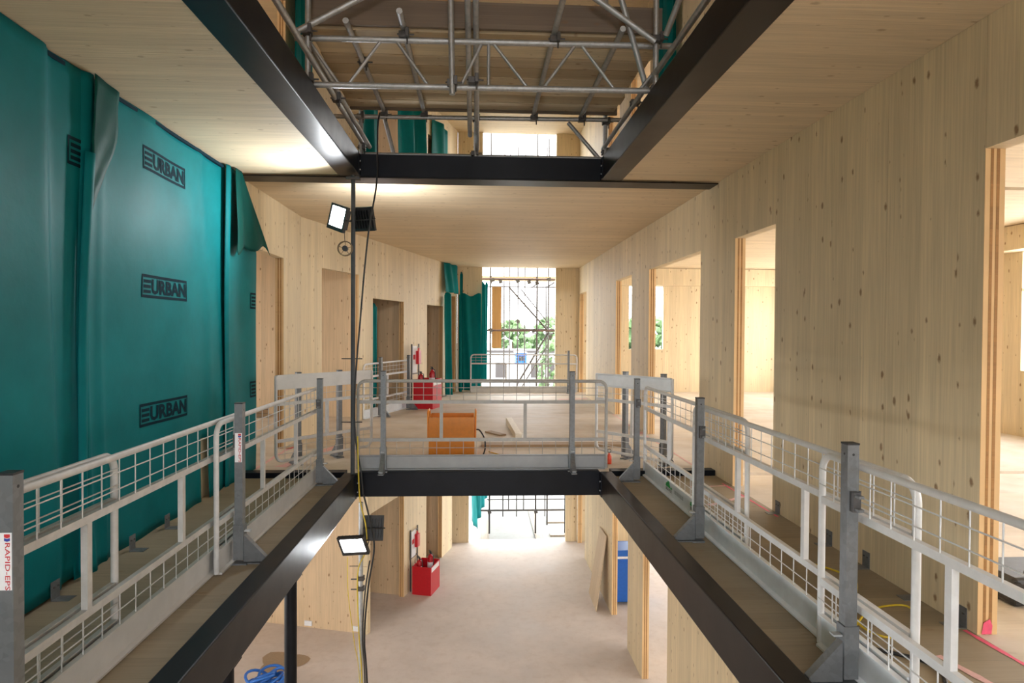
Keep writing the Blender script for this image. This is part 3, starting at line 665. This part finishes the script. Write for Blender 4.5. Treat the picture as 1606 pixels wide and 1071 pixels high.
def flood(label, loc, nrm, rollv, W=.30, H=.24, on=True, watts=FLOOD):
    nrm = Vector(nrm).normalized(); upv = Vector(rollv); upv = (upv-nrm*upv.dot(nrm)).normalized(); right = upv.cross(nrm)
    f = thing('floodlight', label, 'floodlight', loc, 0, 'site floodlights')
    m = MB().obox(nrm*-.012, (W, H, .03), right, upv, nrm)
    m.build('body', blackp, f, bevel=.004)
    for k in range(7): MB().obox(nrm*-.045+right*(W*.8*(k/6-.5)), (.006, H*.75, .04), right, upv, nrm).build('cooling_fin', blackp, f)
    for a, b, c, d in ((0, H/2-.012, W, .024), (0, -H/2+.02, W, .04), (-W/2+.012, .008, .024, H-.064), (W/2-.012, .008, .024, H-.064)):
        MB().obox(nrm*.008+right*a+upv*b, (c, d, .012), right, upv, nrm).build('bezel', blackp, f)
    MB().obox(nrm*.0055+upv*.008, (W-.05, H-.066, .004), right, upv, nrm).build('lens', lamp_glow, f)
    MB().path([right*(W/2+.008), right*(W/2+.008)-nrm*.07, right*(-W/2-.008)-nrm*.07, right*(-W/2-.008)], .007, 6).build('bracket', blackp, f)
    L = bpy.data.lights.new('floodlight_lamp', 'AREA'); L.shape = 'RECTANGLE'; L.size = W-.06; L.size_y = H-.08; L.energy = watts; L.color = (.92, .96, 1.0); L.spread = math.radians(150)
    lo = bpy.data.objects.new('floodlight_lamp', L); COL.objects.link(lo); lo.parent = f
    z = -nrm; x = right; y = z.cross(x); lo.matrix_local = Matrix(((x.x, y.x, z.x*-1 if False else z.x, nrm.x*.02), (x.y, y.y, z.y, nrm.y*.02), (x.z, y.z, z.z, nrm.z*.02), (0, 0, 0, 1))) @ Matrix.Rotation(0, 4, 'X')
    # area lights shine along local -Z: local Z must be -normal
    lo.matrix_local = Matrix(((right.x, upv.x, -nrm.x, nrm.x*.02), (right.y, upv.y, -nrm.y, nrm.y*.02), (right.z, upv.z, -nrm.z, nrm.z*.02), (0, 0, 0, 1)))
    return f
flood('lit black floodlight high on the dark pole, tilted towards the teal sheeting', (-1.475, 6.93, 2.785), (-.60, -.78, .0), (.42, 0, 1), .26, .27)
flood('floodlight high on the dark pole seen from its dark back', (-1.235, 7.13, 2.81), (.30, .90, .32), (.0, 0, 1), .24, .26)
flood('lit black floodlight low on the galvanised pole under the cross beam', (-1.30, 6.89, -.665), (-.15, -.88, -.42), (-.12, 0, 1), .30, .24)
flood('floodlight low on the galvanised pole seen from its dark back', (-1.15, 7.19, -.57), (-.25, .92, -.25), (.08, 0, 1), .24, .27)
wv = thing('cable_reel', 'small wire cable reel hanging under the upper floodlight', 'reel', (-1.41, 6.97, 2.47))
MB().torus((0, 0, 0), .075, .006, X_, Z_).torus((0, .03, 0), .075, .006, X_, Z_).build('rim', plain('tan_wire', (.22, .16, .10), .6), wv)
for k in range(5): a = 2*math.pi*k/5+.3; MB().tube((0, .015, 0), (.075*math.cos(a), .015, .075*math.sin(a)), .0035, 5).build('spoke', MATS['tan_wire'], wv)
MB().tube((0, 0, .075), (-.005, 0, .17), .003, 5).build('hook', blackp, wv); MB().tube((0, -.01, 0), (0, .04, 0), .03, 10).build('hub', blackp, wv)
def cable(label, pts, r, mat, group='site cables'):
    P = [Vector(p) for p in pts]; out = []
    for i in range(len(P)-1):
        p0, p1, p2, p3 = P[max(i-1, 0)], P[i], P[i+1], P[min(i+2, len(P)-1)]
        for k in range(6):
            t = k/6; out.append(.5*((2*p1)+(p2-p0)*t+(2*p0-5*p1+4*p2-p3)*t*t+(3*p1-p0-3*p2+p3)*t**3))
    out.append(P[-1]); return tag(MB().path(out, r, 7).build('cable', mat), label, 'cable', group)
cable('black cable hanging beside the tall pole from the overhead scaffold', [(-1.09, 7.24, 3.99), (-1.09, 7.11, 3.80), (-1.09, 7.085, 3.5), (-1.09, 7.02, 3.15), (-1.15, 6.93, 2.68), (-1.2, 6.96, 2.27), (-1.25, 6.99, 1.73), (-1.302, 6.99, 1.05), (-1.302, 6.99, .5), (-1.24, 6.99, .09), (-1.22, 6.99, -.15)], .0095, blackp)
cable('black cable looping down past the lower floodlights', [(-1.21, 6.98, -.15), (-1.14, 6.99, -.45), (-1.10, 7.0, -.73), (-1.16, 6.98, -1.15), (-1.20, 6.99, -1.7), (-1.17, 6.99, -2.2), (-1.12, 7.0, -3.97)], .010, blackp)
cable('second black cable close to the galvanised pole, below the lamps', [(-1.14, 6.96, -.85), (-1.19, 6.96, -1.2), (-1.215, 6.97, -1.7), (-1.19, 6.98, -2.2), (-1.16, 7.0, -3.97)], .008, blackp)
cable('yellow cable running down the galvanised pole', [(-1.27, 6.955, .48), (-1.26, 6.95, .1), (-1.245, 6.965, -.2), (-1.185, 6.985, -.5), (-1.185, 6.985, -.75), (-1.27, 6.97, -1.0), (-1.25, 6.965, -1.7), (-1.22, 6.965, -2.2), (-1.2, 6.98, -3.97)], .007, cable_y)
cable('thin yellow cable hanging from the lit lower floodlight', [(-1.37, 6.93, -.80), (-1.36, 6.93, -1.2), (-1.30, 6.94, -1.7), (-1.24, 6.94, -2.2), (-1.23, 6.95, -3.97)], .004, cable_y)

# ------------------------------------------------------------------ things on the landing beyond the void
ob = thing('orange_tub', 'open orange steel tub standing behind the far barrier', 'tub', (-.33, 8.53, 0))
W, Dp, H = .58, .46, .50; t_ = .012
MB().box(-W/2, W/2, -Dp/2, -Dp/2+t_, .004, H).build('front_panel', orange, ob); MB().box(-W/2, W/2, Dp/2-t_, Dp/2, .03, H).build('back_panel', orange, ob)
for s in (-1, 1):
    MB().box(min(s*W/2, s*(W/2-t_)), max(s*W/2, s*(W/2-t_)), -Dp/2+t_, Dp/2-t_, .03, H).build('side_panel', orange, ob)
    MB().path([(s*(W/2+.012), -.16, H-.28), (s*(W/2+.016), -.16, H+.035), (s*(W/2+.016), -.10, H+.065), (s*(W/2+.016), .10, H+.065), (s*(W/2+.016), .16, H+.035), (s*(W/2+.012), .16, H-.28)], .012, 8).build('handle', orange, ob)
MB().box(-W/2+t_, W/2-t_, -Dp/2+t_, Dp/2-t_, .03, .05).build('bottom_panel', orange, ob); MB().box(-W/2+.05, -W/2+.13, -Dp/2, Dp/2, 0, .03).box(W/2-.13, W/2-.05, -Dp/2, Dp/2, 0, .03).build('runners', orange, ob)
cable('black cable drooping from the side of the orange tub', [(-.01, 8.40, .33), (.03, 8.38, .32), (.09, 8.36, .22), (.10, 8.34, .1), (.07, 8.3, .012), (.03, 8.1, .012)], .010, blackp)
cable('thin pale cable lying on the landing near the orange tub', [(.15, 8.6, .006), (.35, 8.3, .006), (.6, 8.0, .006), (.75, 7.6, .006)], .006, cable_y)
o = MB().obox((.575, 10.4, .051), (.10, 1.75, .10), (1, .03, 0), (-.035, 1, 0), Z_).build('timber_offcut', plain('pale_fresh_timber', (.80, .74, .62), .6)); o.modifiers.new('bevel', 'BEVEL').width = .004; tag(o, 'pale square timber offcut lying behind the orange tub', 'timber')
o = MB().box(.06, 2.05, 8.93, 9.15, 0, .038).build('shadow_band', timber('brown_wood_and_shadow', (.34, .23, .13), Y_, X_, .07, .5, .2)); o.modifiers.new('bevel', 'BEVEL').width = .004; tag(o, 'brown strip standing for a shadow across the landing right of the orange tub', 'plank')  # brown box added to stand in for a shadow band on the floor
o = MB().obox((.28, 10.1, .012), (.12, .42, .022), (.8, .5, 0), (-.5, .8, 0), Z_).build('timber_scrap', MATS['brown_wood_and_shadow']); tag(o, 'small brown scrap of timber between the tub and the pale offcut', 'timber')
rb = thing('red_bottle', 'small red bottle with a wire handle on the floor by a grey post', 'bottle', (1.60, 7.80, 0))
MB().lathe([(.028, 0), (.030, .005), (.030, .09), (.014, .115), (.012, .13)]).build('body', plain('orange_red', (.75, .07, .02), .4), rb); MB().torus((0, 0, .158), .022, .004, X_, Z_, 14, 5).build('handle', blackp, rb)

def extinguisher(label, loc, h=.42, r=.065):
    e = thing('fire_extinguisher', label, 'extinguisher', loc, .4, 'fire extinguishers')
    MB().lathe([(r*.9, 0), (r, .015), (r, h*.74), (r*.8, h*.83), (r*.35, h*.88), (r*.3, h*.92)]).build('cylinder', red_dk, e)
    MB().lathe([(r+.001, h*.38), (r+.0012, h*.6)]).build('label_band', paper, e)
    MB().box(-.012, .012, -.02, .09, h*.92, h*.95).box(-.010, .010, -.02, .10, h*.98, 1.01*h).box(-.014, .014, -.02, .02, h*.9, h).build('valve', blackp, e)
    MB().path([(0, -.02, h*.94), (.03, -r-.01, h*.9), (.04, -r-.015, h*.6), (.03, -r-.012, h*.3)], .010, 7).build('hose', blackp, e)
    return e
def fire_point(lv, org, tag_txt, tag2, names):
    rz = -math.atan2(D.x, D.y); f = thing('fire_point_box', 'open red fire point box '+tag_txt, 'box', org, rz, 'fire points')
    W, Dp, H, t = .42, .56, .60, .012
    for n, a in (('front_panel', (-W/2, W/2, -Dp/2, -Dp/2+t)), ('back_panel', (-W/2, W/2, Dp/2-t, Dp/2)), ('side_panel', (-W/2, -W/2+t, -Dp/2+t, Dp/2-t)), ('side_panel', (W/2-t, W/2, -Dp/2+t, Dp/2-t))):
        MB().box(*a, 0, H).build(n, red, f)
    MB().box(-W/2+t, W/2-t, -Dp/2+t, Dp/2-t, .27, .29).build('shelf', red, f)
    MB().box(W/2, W/2+.002, -Dp/2+.04, Dp/2-.06, H-.12, H-.02).build('label_strip', paper, f)
    m = Matrix.Rotation(rz, 4, 'Z'); at = lambda x, y, z: Vector(org)+m @ Vector((x, y, z))
    extinguisher(names[0], at(-.10, -.14, .295), .46); extinguisher(names[1], at(.09, .02, .295), .55)
    s = thing('fire_point_stand', 'tall notice frame with red alarm box '+tag2, 'stand', at(-.30, .05, 0), rz, 'fire points')
    for y in (-.2, .2): MB().box(-.012, .012, y-.012, y+.012, 0, 1.32).build('upright', coupler_m, s)
    for z in (.7, 1.0, 1.25): MB().box(-.008, .008, -.2, .2, z-.01, z+.01).build('crossbar', coupler_m, s)
    MB().box(.012, .02, -.19, .05, .72, 1.28).build('notice', paper, s); al = MB().box(.02, .09, -.02, .12, .90, 1.18).build('alarm_box', red, s, bevel=.006)
    MB().tube((.055, .05, 1.18), (.055, .05, 1.24), .02, 8).build('beacon', red, al); MB().box(.0205, .0215, -.17, -.05, 1.0, 1.1).build('print', red_ink, s)
fire_point(1, (-1.04, 13.62, 0), 'on the landing beside the small barrier', 'behind the landing fire point', ('shorter extinguisher in the landing fire point', 'taller extinguisher in the landing fire point'))
fire_point(0, (-1.09, 14.02, -4), 'on the concrete floor below', 'at the fire point one level down', ('shorter extinguisher in the fire point on the level below', 'taller extinguisher in the fire point on the level below'))

ct = thing('timber_crate', 'low dark crate on the floor inside the first doorway past the sheeting', 'crate', (-4.10, 12.15, 0), .25)
for k in range(2): MB().box(-.26, .26, -.12, -.105, .01+k*.065, .065+k*.065).build('slat', MATS['brown_wood_and_shadow'], ct)
MB().box(-.25, .25, -.104, .12, 0, .13).build('body', toe_m, ct)

# sheeting at the far end of the landing
def hang(name, label, p0, p1, z0, z1, amp, wav, mat=teal_far, bulge=0.0, seed=0, nu=30, nv=24, group='teal sheets at the far end', taper=0.0):
    p0, p1 = Vector((*p0, 0)), Vector((*p1, 0)); d = (p1-p0); n = Vector((d.y, -d.x, 0)).normalized()
    def fn(a, b):
        k = 1-taper*(1-b)*math.sin(math.pi*min(1, (1-b)*1.1))
        p = p0+d*(.5+(a-.5)*k); o = amp*math.sin(wav*a*6.283+seed+2*b)+.4*amp*math.sin(wav*13*a+5*b+seed)+bulge*math.sin(math.pi*a)*(1-b)
        q = p+n*o; q.z = z0+(z1-z0)*b-.04*math.sin(9*a+seed)*(b if z1 < 3.2 else 0); return q
    o = MB().grid(fn, nu, nv).build(name, mat, None, solid=.004); return tag(o, label, 'sheeting', group)
def off(s, k): p = A0+D*s+N*k; return (p.x, p.y)
hang('hanging_sheet', 'teal sheet bunched over the doorway head near the far opening', off(6.35, .07), off(7.30, .10), 2.55, 3.27, .035, 2, teal_far, .05, 1)
hang('hanging_sheet', 'tall narrow teal sheet hanging left of the far doorway', off(6.30, .12), off(6.66, .20), .02, 2.50, .04, 1.2, teal_far, .0, 2, taper=.25)
hang('hanging_sheet', 'wide teal sheet covering the pier left of the far opening', (-.50, 17.05), (.08, 17.05), .05, 2.55, .03, 1.5, teal_far, .0, 3)
hang('hanging_sheet', 'narrow teal sheet edge hanging into the far opening', (.10, 16.99), (.26, 17.08), .25, 2.85, .03, 1.0, teal_far, .0, 4)
hang('hanging_sheet', 'teal sheet strip folded at the corner beside the far doorway', off(7.42, .14), (-.40, 16.90), .02, 3.1, .03, 1.0, teal_far, .0, 5)
hang('hanging_sheet', 'teal sheet strip inside the dark doorway behind the small barrier', back(2.86, .2), back(3.10, .2), .02, 2.1, .012, 1.0, teal_far, .0, 6, 10, 16)
# upper level sheeting seen through the void
ug = 'teal sheets on the level above'
hang('hanging_sheet', 'teal sheet hanging high up left of the brown panel, seen through the void', off(1.9, .06), off(2.6, .08), 3.6, 6.4, .04, 1.5, teal_far, 0, 1, group=ug)
hang('hanging_sheet', 'teal sheet with deep folds high up right of the brown panel, through the void', off(3.5, .10), off(5.0, .12), 3.6, 6.6, .07, 2, teal_far, 0, 2, group=ug)
hang('hanging_sheet', 'teal sheet high up nearest the bright upper window, through the void', off(5.55, .07), off(6.6, .10), 3.6, 6.5, .05, 1, teal_far, 0, 3, group=ug)
hang('hanging_sheet', 'small teal sheet corner at the foot of the upper window', off(6.7, .1), off(7.3, .12), 3.6, 5.9, .05, 1, teal_far, 0, 4, group=ug)
hang('hanging_sheet', 'teal sheet overhead at the left behind the scaffold tubes', (-2.52, 9.05), (-2.52, 10.0), 3.6, 6.7, .05, 2, teal_far, 0, 5, group=ug)
hang('hanging_sheet', 'teal sheet overhead at the right behind the scaffold tubes', (2.57, 9.3), (2.57, 8.5), 4.6, 6.75, .04, 2, teal_far, 0, 6, group=ug)

# angle brackets at the wall feet
bk = []
def bracket(x, y, sx, lab, grp):
    b = thing('angle_bracket', lab, 'bracket', (x, y, 0), 0, grp)
    MB().box(min(0, sx*.004), max(0, sx*.004), -.04, .04, 0, .11).build('wall_plate', galv_d, b); MB().box(min(0, sx*.10), max(0, sx*.10), -.04, .04, 0, .004).build('floor_plate', galv_d, b)
    for k in (-.02, .02): MB().tube((sx*.004, k, .075), (sx*.010, k, .075), .006, 6).build('screw', coupler_m, b)
for k, y in enumerate((3.42, 3.79, 4.30, 4.77, 5.62)): bracket(XR-.001, y, -1, ('first', 'second', 'third', 'fourth', 'fifth')[k]+' galvanised angle bracket from the near doorway along the long timber wall', 'brackets along the long timber wall')
for k, y in enumerate((3.97, 4.83, 5.36)): bracket(-2.50, y, 1, ('nearest', 'middle', 'farthest')[k]+' of three galvanised angle brackets at the foot of the teal sheeting', 'brackets along the teal sheeting')
# cables and tool on the right walkway
cable('yellow cable coiled loosely on the walkway behind the near barrier', [(2.06, 3.41, .008), (2.28, 3.62, .008), (2.52, 3.66, .008), (2.41, 3.4, .008), (2.17, 3.28, .008), (2.1, 3.45, .010), (2.3, 3.8, .010), (2.45, 4.1, .008), (2.3, 4.4, .008)], .006, cable_y)
cable('black cable curving on the walkway at the bottom right', [(1.95, 3.2, .010), (2.09, 3.11, .010), (2.18, 3.03, .010), (2.18, 2.9, .010), (2.05, 2.7, .010)], .010, blackp)
tl = thing('equipment_case', 'low black ribbed case on the floor inside the near doorway', 'case', (3.42, 3.82, 0))
MB().box(-.28, .28, -.2, .2, 0, .17).build('body', blackp, tl, bevel=.03); MB().path([(-.12, -.1, .165), (-.1, -.1, .22), (.1, -.1, .22), (.12, -.1, .165)], .014, 8).build('handle', blackp, tl)
for k in range(5): MB().box(-.27+k*.125, -.24+k*.125, -.207, -.19, .02, .15).build('rib', blackp, tl)

# ------------------------------------------------------------------ level below
bn = thing('wheeled_bin', 'blue wheeled bin inside the doorway on the level below', 'bin', (3.10, 13.35, -4.0), .0)
MB().prism([(-.27, .06), (.24, .06), (.30, .95), (-.30, .95)], (0, -.26, 0), X_, Z_, (0, .5, 0)).build('body', bluep, bn, bevel=.02)
MB().box(-.31, .31, -.30, .29, 1.09, 1.14).box(-.31, .31, -.32, -.27, 1.02, 1.12).build('lid', bluep, bn, bevel=.015); MB().box(-.29, .29, -.27, .25, .96, 1.08).build('pale_load', paper, bn)
MB().path([(-.2, .32, 1.08), (-.2, .38, 1.1), (.2, .38, 1.1), (.2, .32, 1.08)], .015, 8).build('handle', bluep, bn)
for x in (-.27, .27): MB().tube((x-.025, -.2, .1), (x+.025, -.2, .1), .1, 18).build('wheel', blackp, bn)
pl_ = [Vector(p) for p in ((2.40, 12.81, -4), (2.42, 13.77, -4), (2.645, 13.77, -2.58), (2.645, 13.06, -2.57))]; dv_ = Vector((-.014, 0, -.002))
o = MB().add(pl_+[p+dv_+Vector((0, 0, .002)) for p in pl_], [(0, 1, 2, 3), (7, 6, 5, 4), (0, 4, 5, 1), (1, 5, 6, 2), (2, 6, 7, 3), (3, 7, 4, 0)]).build('plywood_sheet', ply_m); tag(o, 'thin plywood sheet leaning against the wall on the level below', 'sheet')
bh = thing('hose_coil', 'tangled blue hose heap on the concrete floor below', 'hose', (-3.27, 10.15, -4.0))
rnd = random.Random(11)
for k in range(16):
    a, bta = rnd.uniform(0, 6.28), rnd.uniform(-.5, .5); ex = Vector((math.cos(a), math.sin(a), bta)).normalized(); ey = ex.cross(Vector((rnd.uniform(-.5, .5), rnd.uniform(-.5, .5), 1))).normalized()
    R_ = rnd.uniform(.11, .2); zc = .03+R_*(abs(ex.z)+abs(ey.z))+rnd.uniform(0, .14)
    MB().torus((rnd.uniform(-.16, .16), rnd.uniform(-.1, .1), zc), R_, .022, ex, ey, 18, 7).build('hose_loop', blue_hose, bh)
for k in range(3): MB().torus((.30+.03*k, .05*k, .10), .08, .012, (1, .2*k, 0), (0, .3, 1), 14, 6).build('black_loop', blackp, bh)
for lab, x in (('nearer the galvanised pole', -2.22), ('nearer the slim dark column', -3.16)):
    m = Matrix.Rotation(-math.atan2(D.x, D.y), 3, 'Z'); p = A0+D*2.32-N*abs((x+2.0)/.962)
    o = MB().obox((p.x-D.x*.014, p.y-D.y*.014, -3.915), (.15, .022, .09), N, D, Z_).build('wall_tag', paper); tag(o, 'pale printed tag at the foot of the lit timber wall, '+lab, 'tag', 'tags at the wall foot')

# ------------------------------------------------------------------ exterior scaffold and surroundings
xsf = thing('exterior_scaffold', 'outdoor tube scaffold beyond the far opening, standing on planks', 'scaffold', (0, 0, -4.15))
ext_m = plain('shade_dark_tube', (.055, .048, .046), .6)  # tube colour darkened to paint in its shaded side against outdoor glare
def xt(name, a, b, r=.024, mat=ext_m): MB().tube(Vector(a)+Vector((0, 0, 4.15)), Vector(b)+Vector((0, 0, 4.15)), r, 8).build(name, mat, xsf)
for x, y in ((.345, 18.15), (1.645, 18.15), (2.48, 18.15), (2.05, 18.9), (.79, 19.8), (1.21, 19.8), (1.48, 20.6), (2.08, 19.8), (1.0, 20.6)): xt('standard', (x, y, -4.08), (x, y, 7.2), .024 if y < 19 else .019)
for z in (-3.42, 1.62, 3.05, 5.2): xt('ledger', (.1, 18.12, z), (2.9, 18.12, z), .026, rusty if z > 0 else ext_m)
for z in (-3.55, 1.66, 2.95, 3.2): xt('ledger', (.3, 19.78, z), (2.9, 19.78, z), .02)
for z in (1.55, 2.95): xt('transom', (.36, 18.0, z), (.36, 20.0, z)); xt('transom', (1.66, 18.0, z), (1.66, 20.0, z)); xt('transom', (2.1, 18.0, z), (2.1, 20.0, z))
xt('brace', (.85, 18.2, 2.85), (1.98, 18.2, 1.6)); xt('brace', (1.98, 18.2, 1.58), (1.1, 18.2, .1)); xt('brace', (1.3, 19.9, 2.9), (2.2, 19.9, 1.8), .019); xt('brace', (2.15, 19.9, 1.2), (1.3, 19.9, -.2), .019)
for k in range(4): MB().box(.1, 3.0, 18.2+.36*k, 18.42+.36*k, 3.10+4.15, 3.14+4.15).build('platform_board', board_m, xsf)
for k in range(7): MB().box(-.4, 3.2, 17.75+.34*k, 17.99+.34*k, -.28+4.15, -.24+4.15).build('platform_board', board_m, xsf)  # unseen boards added to shade the ground level opening from the sky
for x, y, z in ((.36, 18.1, 1.62), (1.55, 18.1, 1.62), (.4, 18.1, 3.02), (.62, 18.1, 2.98), (1.1, 18.1, 3.0), (1.42, 18.1, 2.97), (1.64, 18.1, 2.95), (1.98, 18.1, 3.05), (.345, 18.1, -3.45), (1.645, 18.1, -3.45), (2.02, 18.15, 1.45), (1.21, 19.7, 1.9)):
    MB().obox((x, y, z+4.15), (.10, .10, .10), (1, 0, .3), Y_, (-.3, 0, 1)).build('coupler', coupler_m, xsf)
for x0, x1, y0, y1 in ((.02, .24, 17.55, 20.5), (1.52, 1.74, 17.5, 20.6), (2.05, 3.2, 18.04, 18.26), (2.1, 3.2, 19.3, 19.52)): MB().box(x0+.1*(y0 < 17.7), x1+.1*(y0 < 17.7), y0, y1, .0, .04).build('sole_board', plank_m, xsf)
o = MB().box(.39, .66, 18.42, 18.52, 1.12, 2.86).build('timber_slab', timber('orange_clt', (.30, .165, .055), X_, Z_, .1, .4)); tag(o, 'orange timber panel standing in the exterior scaffold', 'panel')
hang('hanging_sheet', 'teal sheet hung outside on the scaffold, seen at ground level', (-.12, 17.5), (.22, 20.8), -3.75, -.6, .10, 3, teal, 0, 1, group='teal sheets on the exterior scaffold')
hang('hanging_sheet', 'second teal sheet further out on the exterior scaffold', (.3, 21.0), (.75, 23.0), -3.6, -.6, .12, 2, teal, 0, 2, group='teal sheets on the exterior scaffold')
def tree(label, x, y, h, r, seed):
    rnd = random.Random(seed); t = thing('tree', label, 'tree', (x, y, -4.15), 0, 'trees beyond the site')
    MB().path([(0, 0, 0), (.1, 0, h*.3), (0, .1, h*.7)], [.25, .2, .08], 8).build('trunk', bark, t)
    m = MB()
    for k in range(260):
        a = rnd.uniform(0, 6.28); zz = rnd.uniform(-1, 1); q = math.sqrt(1-zz*zz); rr = r*rnd.uniform(.55, 1.05); c = Vector((rr*q*math.cos(a), rr*q*math.sin(a), h*.62+zz*h*.36))
        s = r*rnd.uniform(.12, .24); e1 = Vector((rnd.gauss(0, 1), rnd.gauss(0, 1), rnd.gauss(0, 1))).normalized(); e2 = e1.orthogonal().normalized(); e3 = e1.cross(e2)
        m.add([c+e1*s, c-e1*s, c+e2*s, c-e2*s, c+e3*s*.6, c-e3*s*.6], [(0, 2, 4), (2, 1, 4), (1, 3, 4), (3, 0, 4), (2, 0, 5), (1, 2, 5), (3, 1, 5), (0, 3, 5)])
    o = m.build('foliage', leaf, t); o['kind'] = 'stuff'
for lab, x, y, h, r, sd in (('left green tree seen through the far opening', 3.3, 62, 6.8, 1.9, 1), ('middle green tree seen through the far opening', 7.2, 66, 7.2, 1.9, 2), ('right green tree nearest the far opening', 3.95, 33, 5.5, 1.0, 3),
                            ('large green tree seen through the narrow side room window', 14.5, 55, 7.0, 3.2, 4), ('low green tree seen through the narrow side room window', 11.0, 42, 4.6, 2.2, 5)): tree(lab, x, y, h, r, sd)
wc = thing('site_building', 'long low white building outside beyond the exterior scaffold', 'building', (4.0, 46, -4.15))
MB().box(-3.2, 3.2, -2, 2, 0, 4.3).build('walls', plain('white_render', (.42, .42, .42), .7), wc); MB().box(-3.4, 3.4, -2.2, 2.2, 4.3, 4.45).build('roof', ext_m, wc)
for k in range(5): MB().box(-2.8+1.2*k, -2.1+1.2*k, -2.02, -1.99, 2.6, 3.6).build('window', ext_m, wc)
cb = thing('site_cabin', 'small blue site cabin in front of the long white building', 'cabin', (2.62, 40, -4.15))
MB().box(-.32, .32, -.8, .8, 3.75, 4.42).build('body', bluep, cb); MB().box(-.36, .36, -.85, .85, 4.42, 4.48).build('roof', wgrey, cb); MB().box(-.5, .5, -.75, .75, 0, 3.75).build('base', MATS['white_render'], cb); MB().box(-.15, .15, -.815, -.8, 3.95, 4.25).build('window', blackp, cb)

# ------------------------------------------------------------------ daylight portals in the modelled openings
def portal(x0, x1, y0, y1, z0, z1, nrm):
    L = bpy.data.lights.new('daylight_portal', 'AREA'); L.shape = 'RECTANGLE'; n = Vector(nrm)
    if abs(n.x): L.size, L.size_y = y1-y0, z1-z0
    else: L.size, L.size_y = x1-x0, z1-z0
    L.cycles.is_portal = True
    o = bpy.data.objects.new('daylight_portal', L); COL.objects.link(o); o.location = ((x0+x1)/2, (y0+y1)/2, (z0+z1)/2)
    o.rotation_euler = n.to_track_quat('-Z', 'Z').to_euler()
for lv in BW:
    for a, b_, s, h in BW[lv]: portal(a, b_, -4.12, -4.12, s, h, (0, 1, 0))
for z0, z1 in ((-4, -.2), (.1, 3.27), (4.3, 6.8)): portal(.11 if z0 > -1 else -.2, 2.05 if z0 > -1 else 2.36, YF+.12, YF+.12, z0, z1, (0, -1, 0))
for lv in RW:
    for a, b_, s, h in RW[lv]: portal(8.62, 8.62, a, b_, s, h, (-1, 0, 0))
for a, b_, s, h in LW[1]+LW[0]: portal(-8.32, -8.32, a, b_, s, h, (1, 0, 0))
portal(4.02, 4.95, YF+.12, YF+.12, 1.14, 2.82, (0, -1, 0))
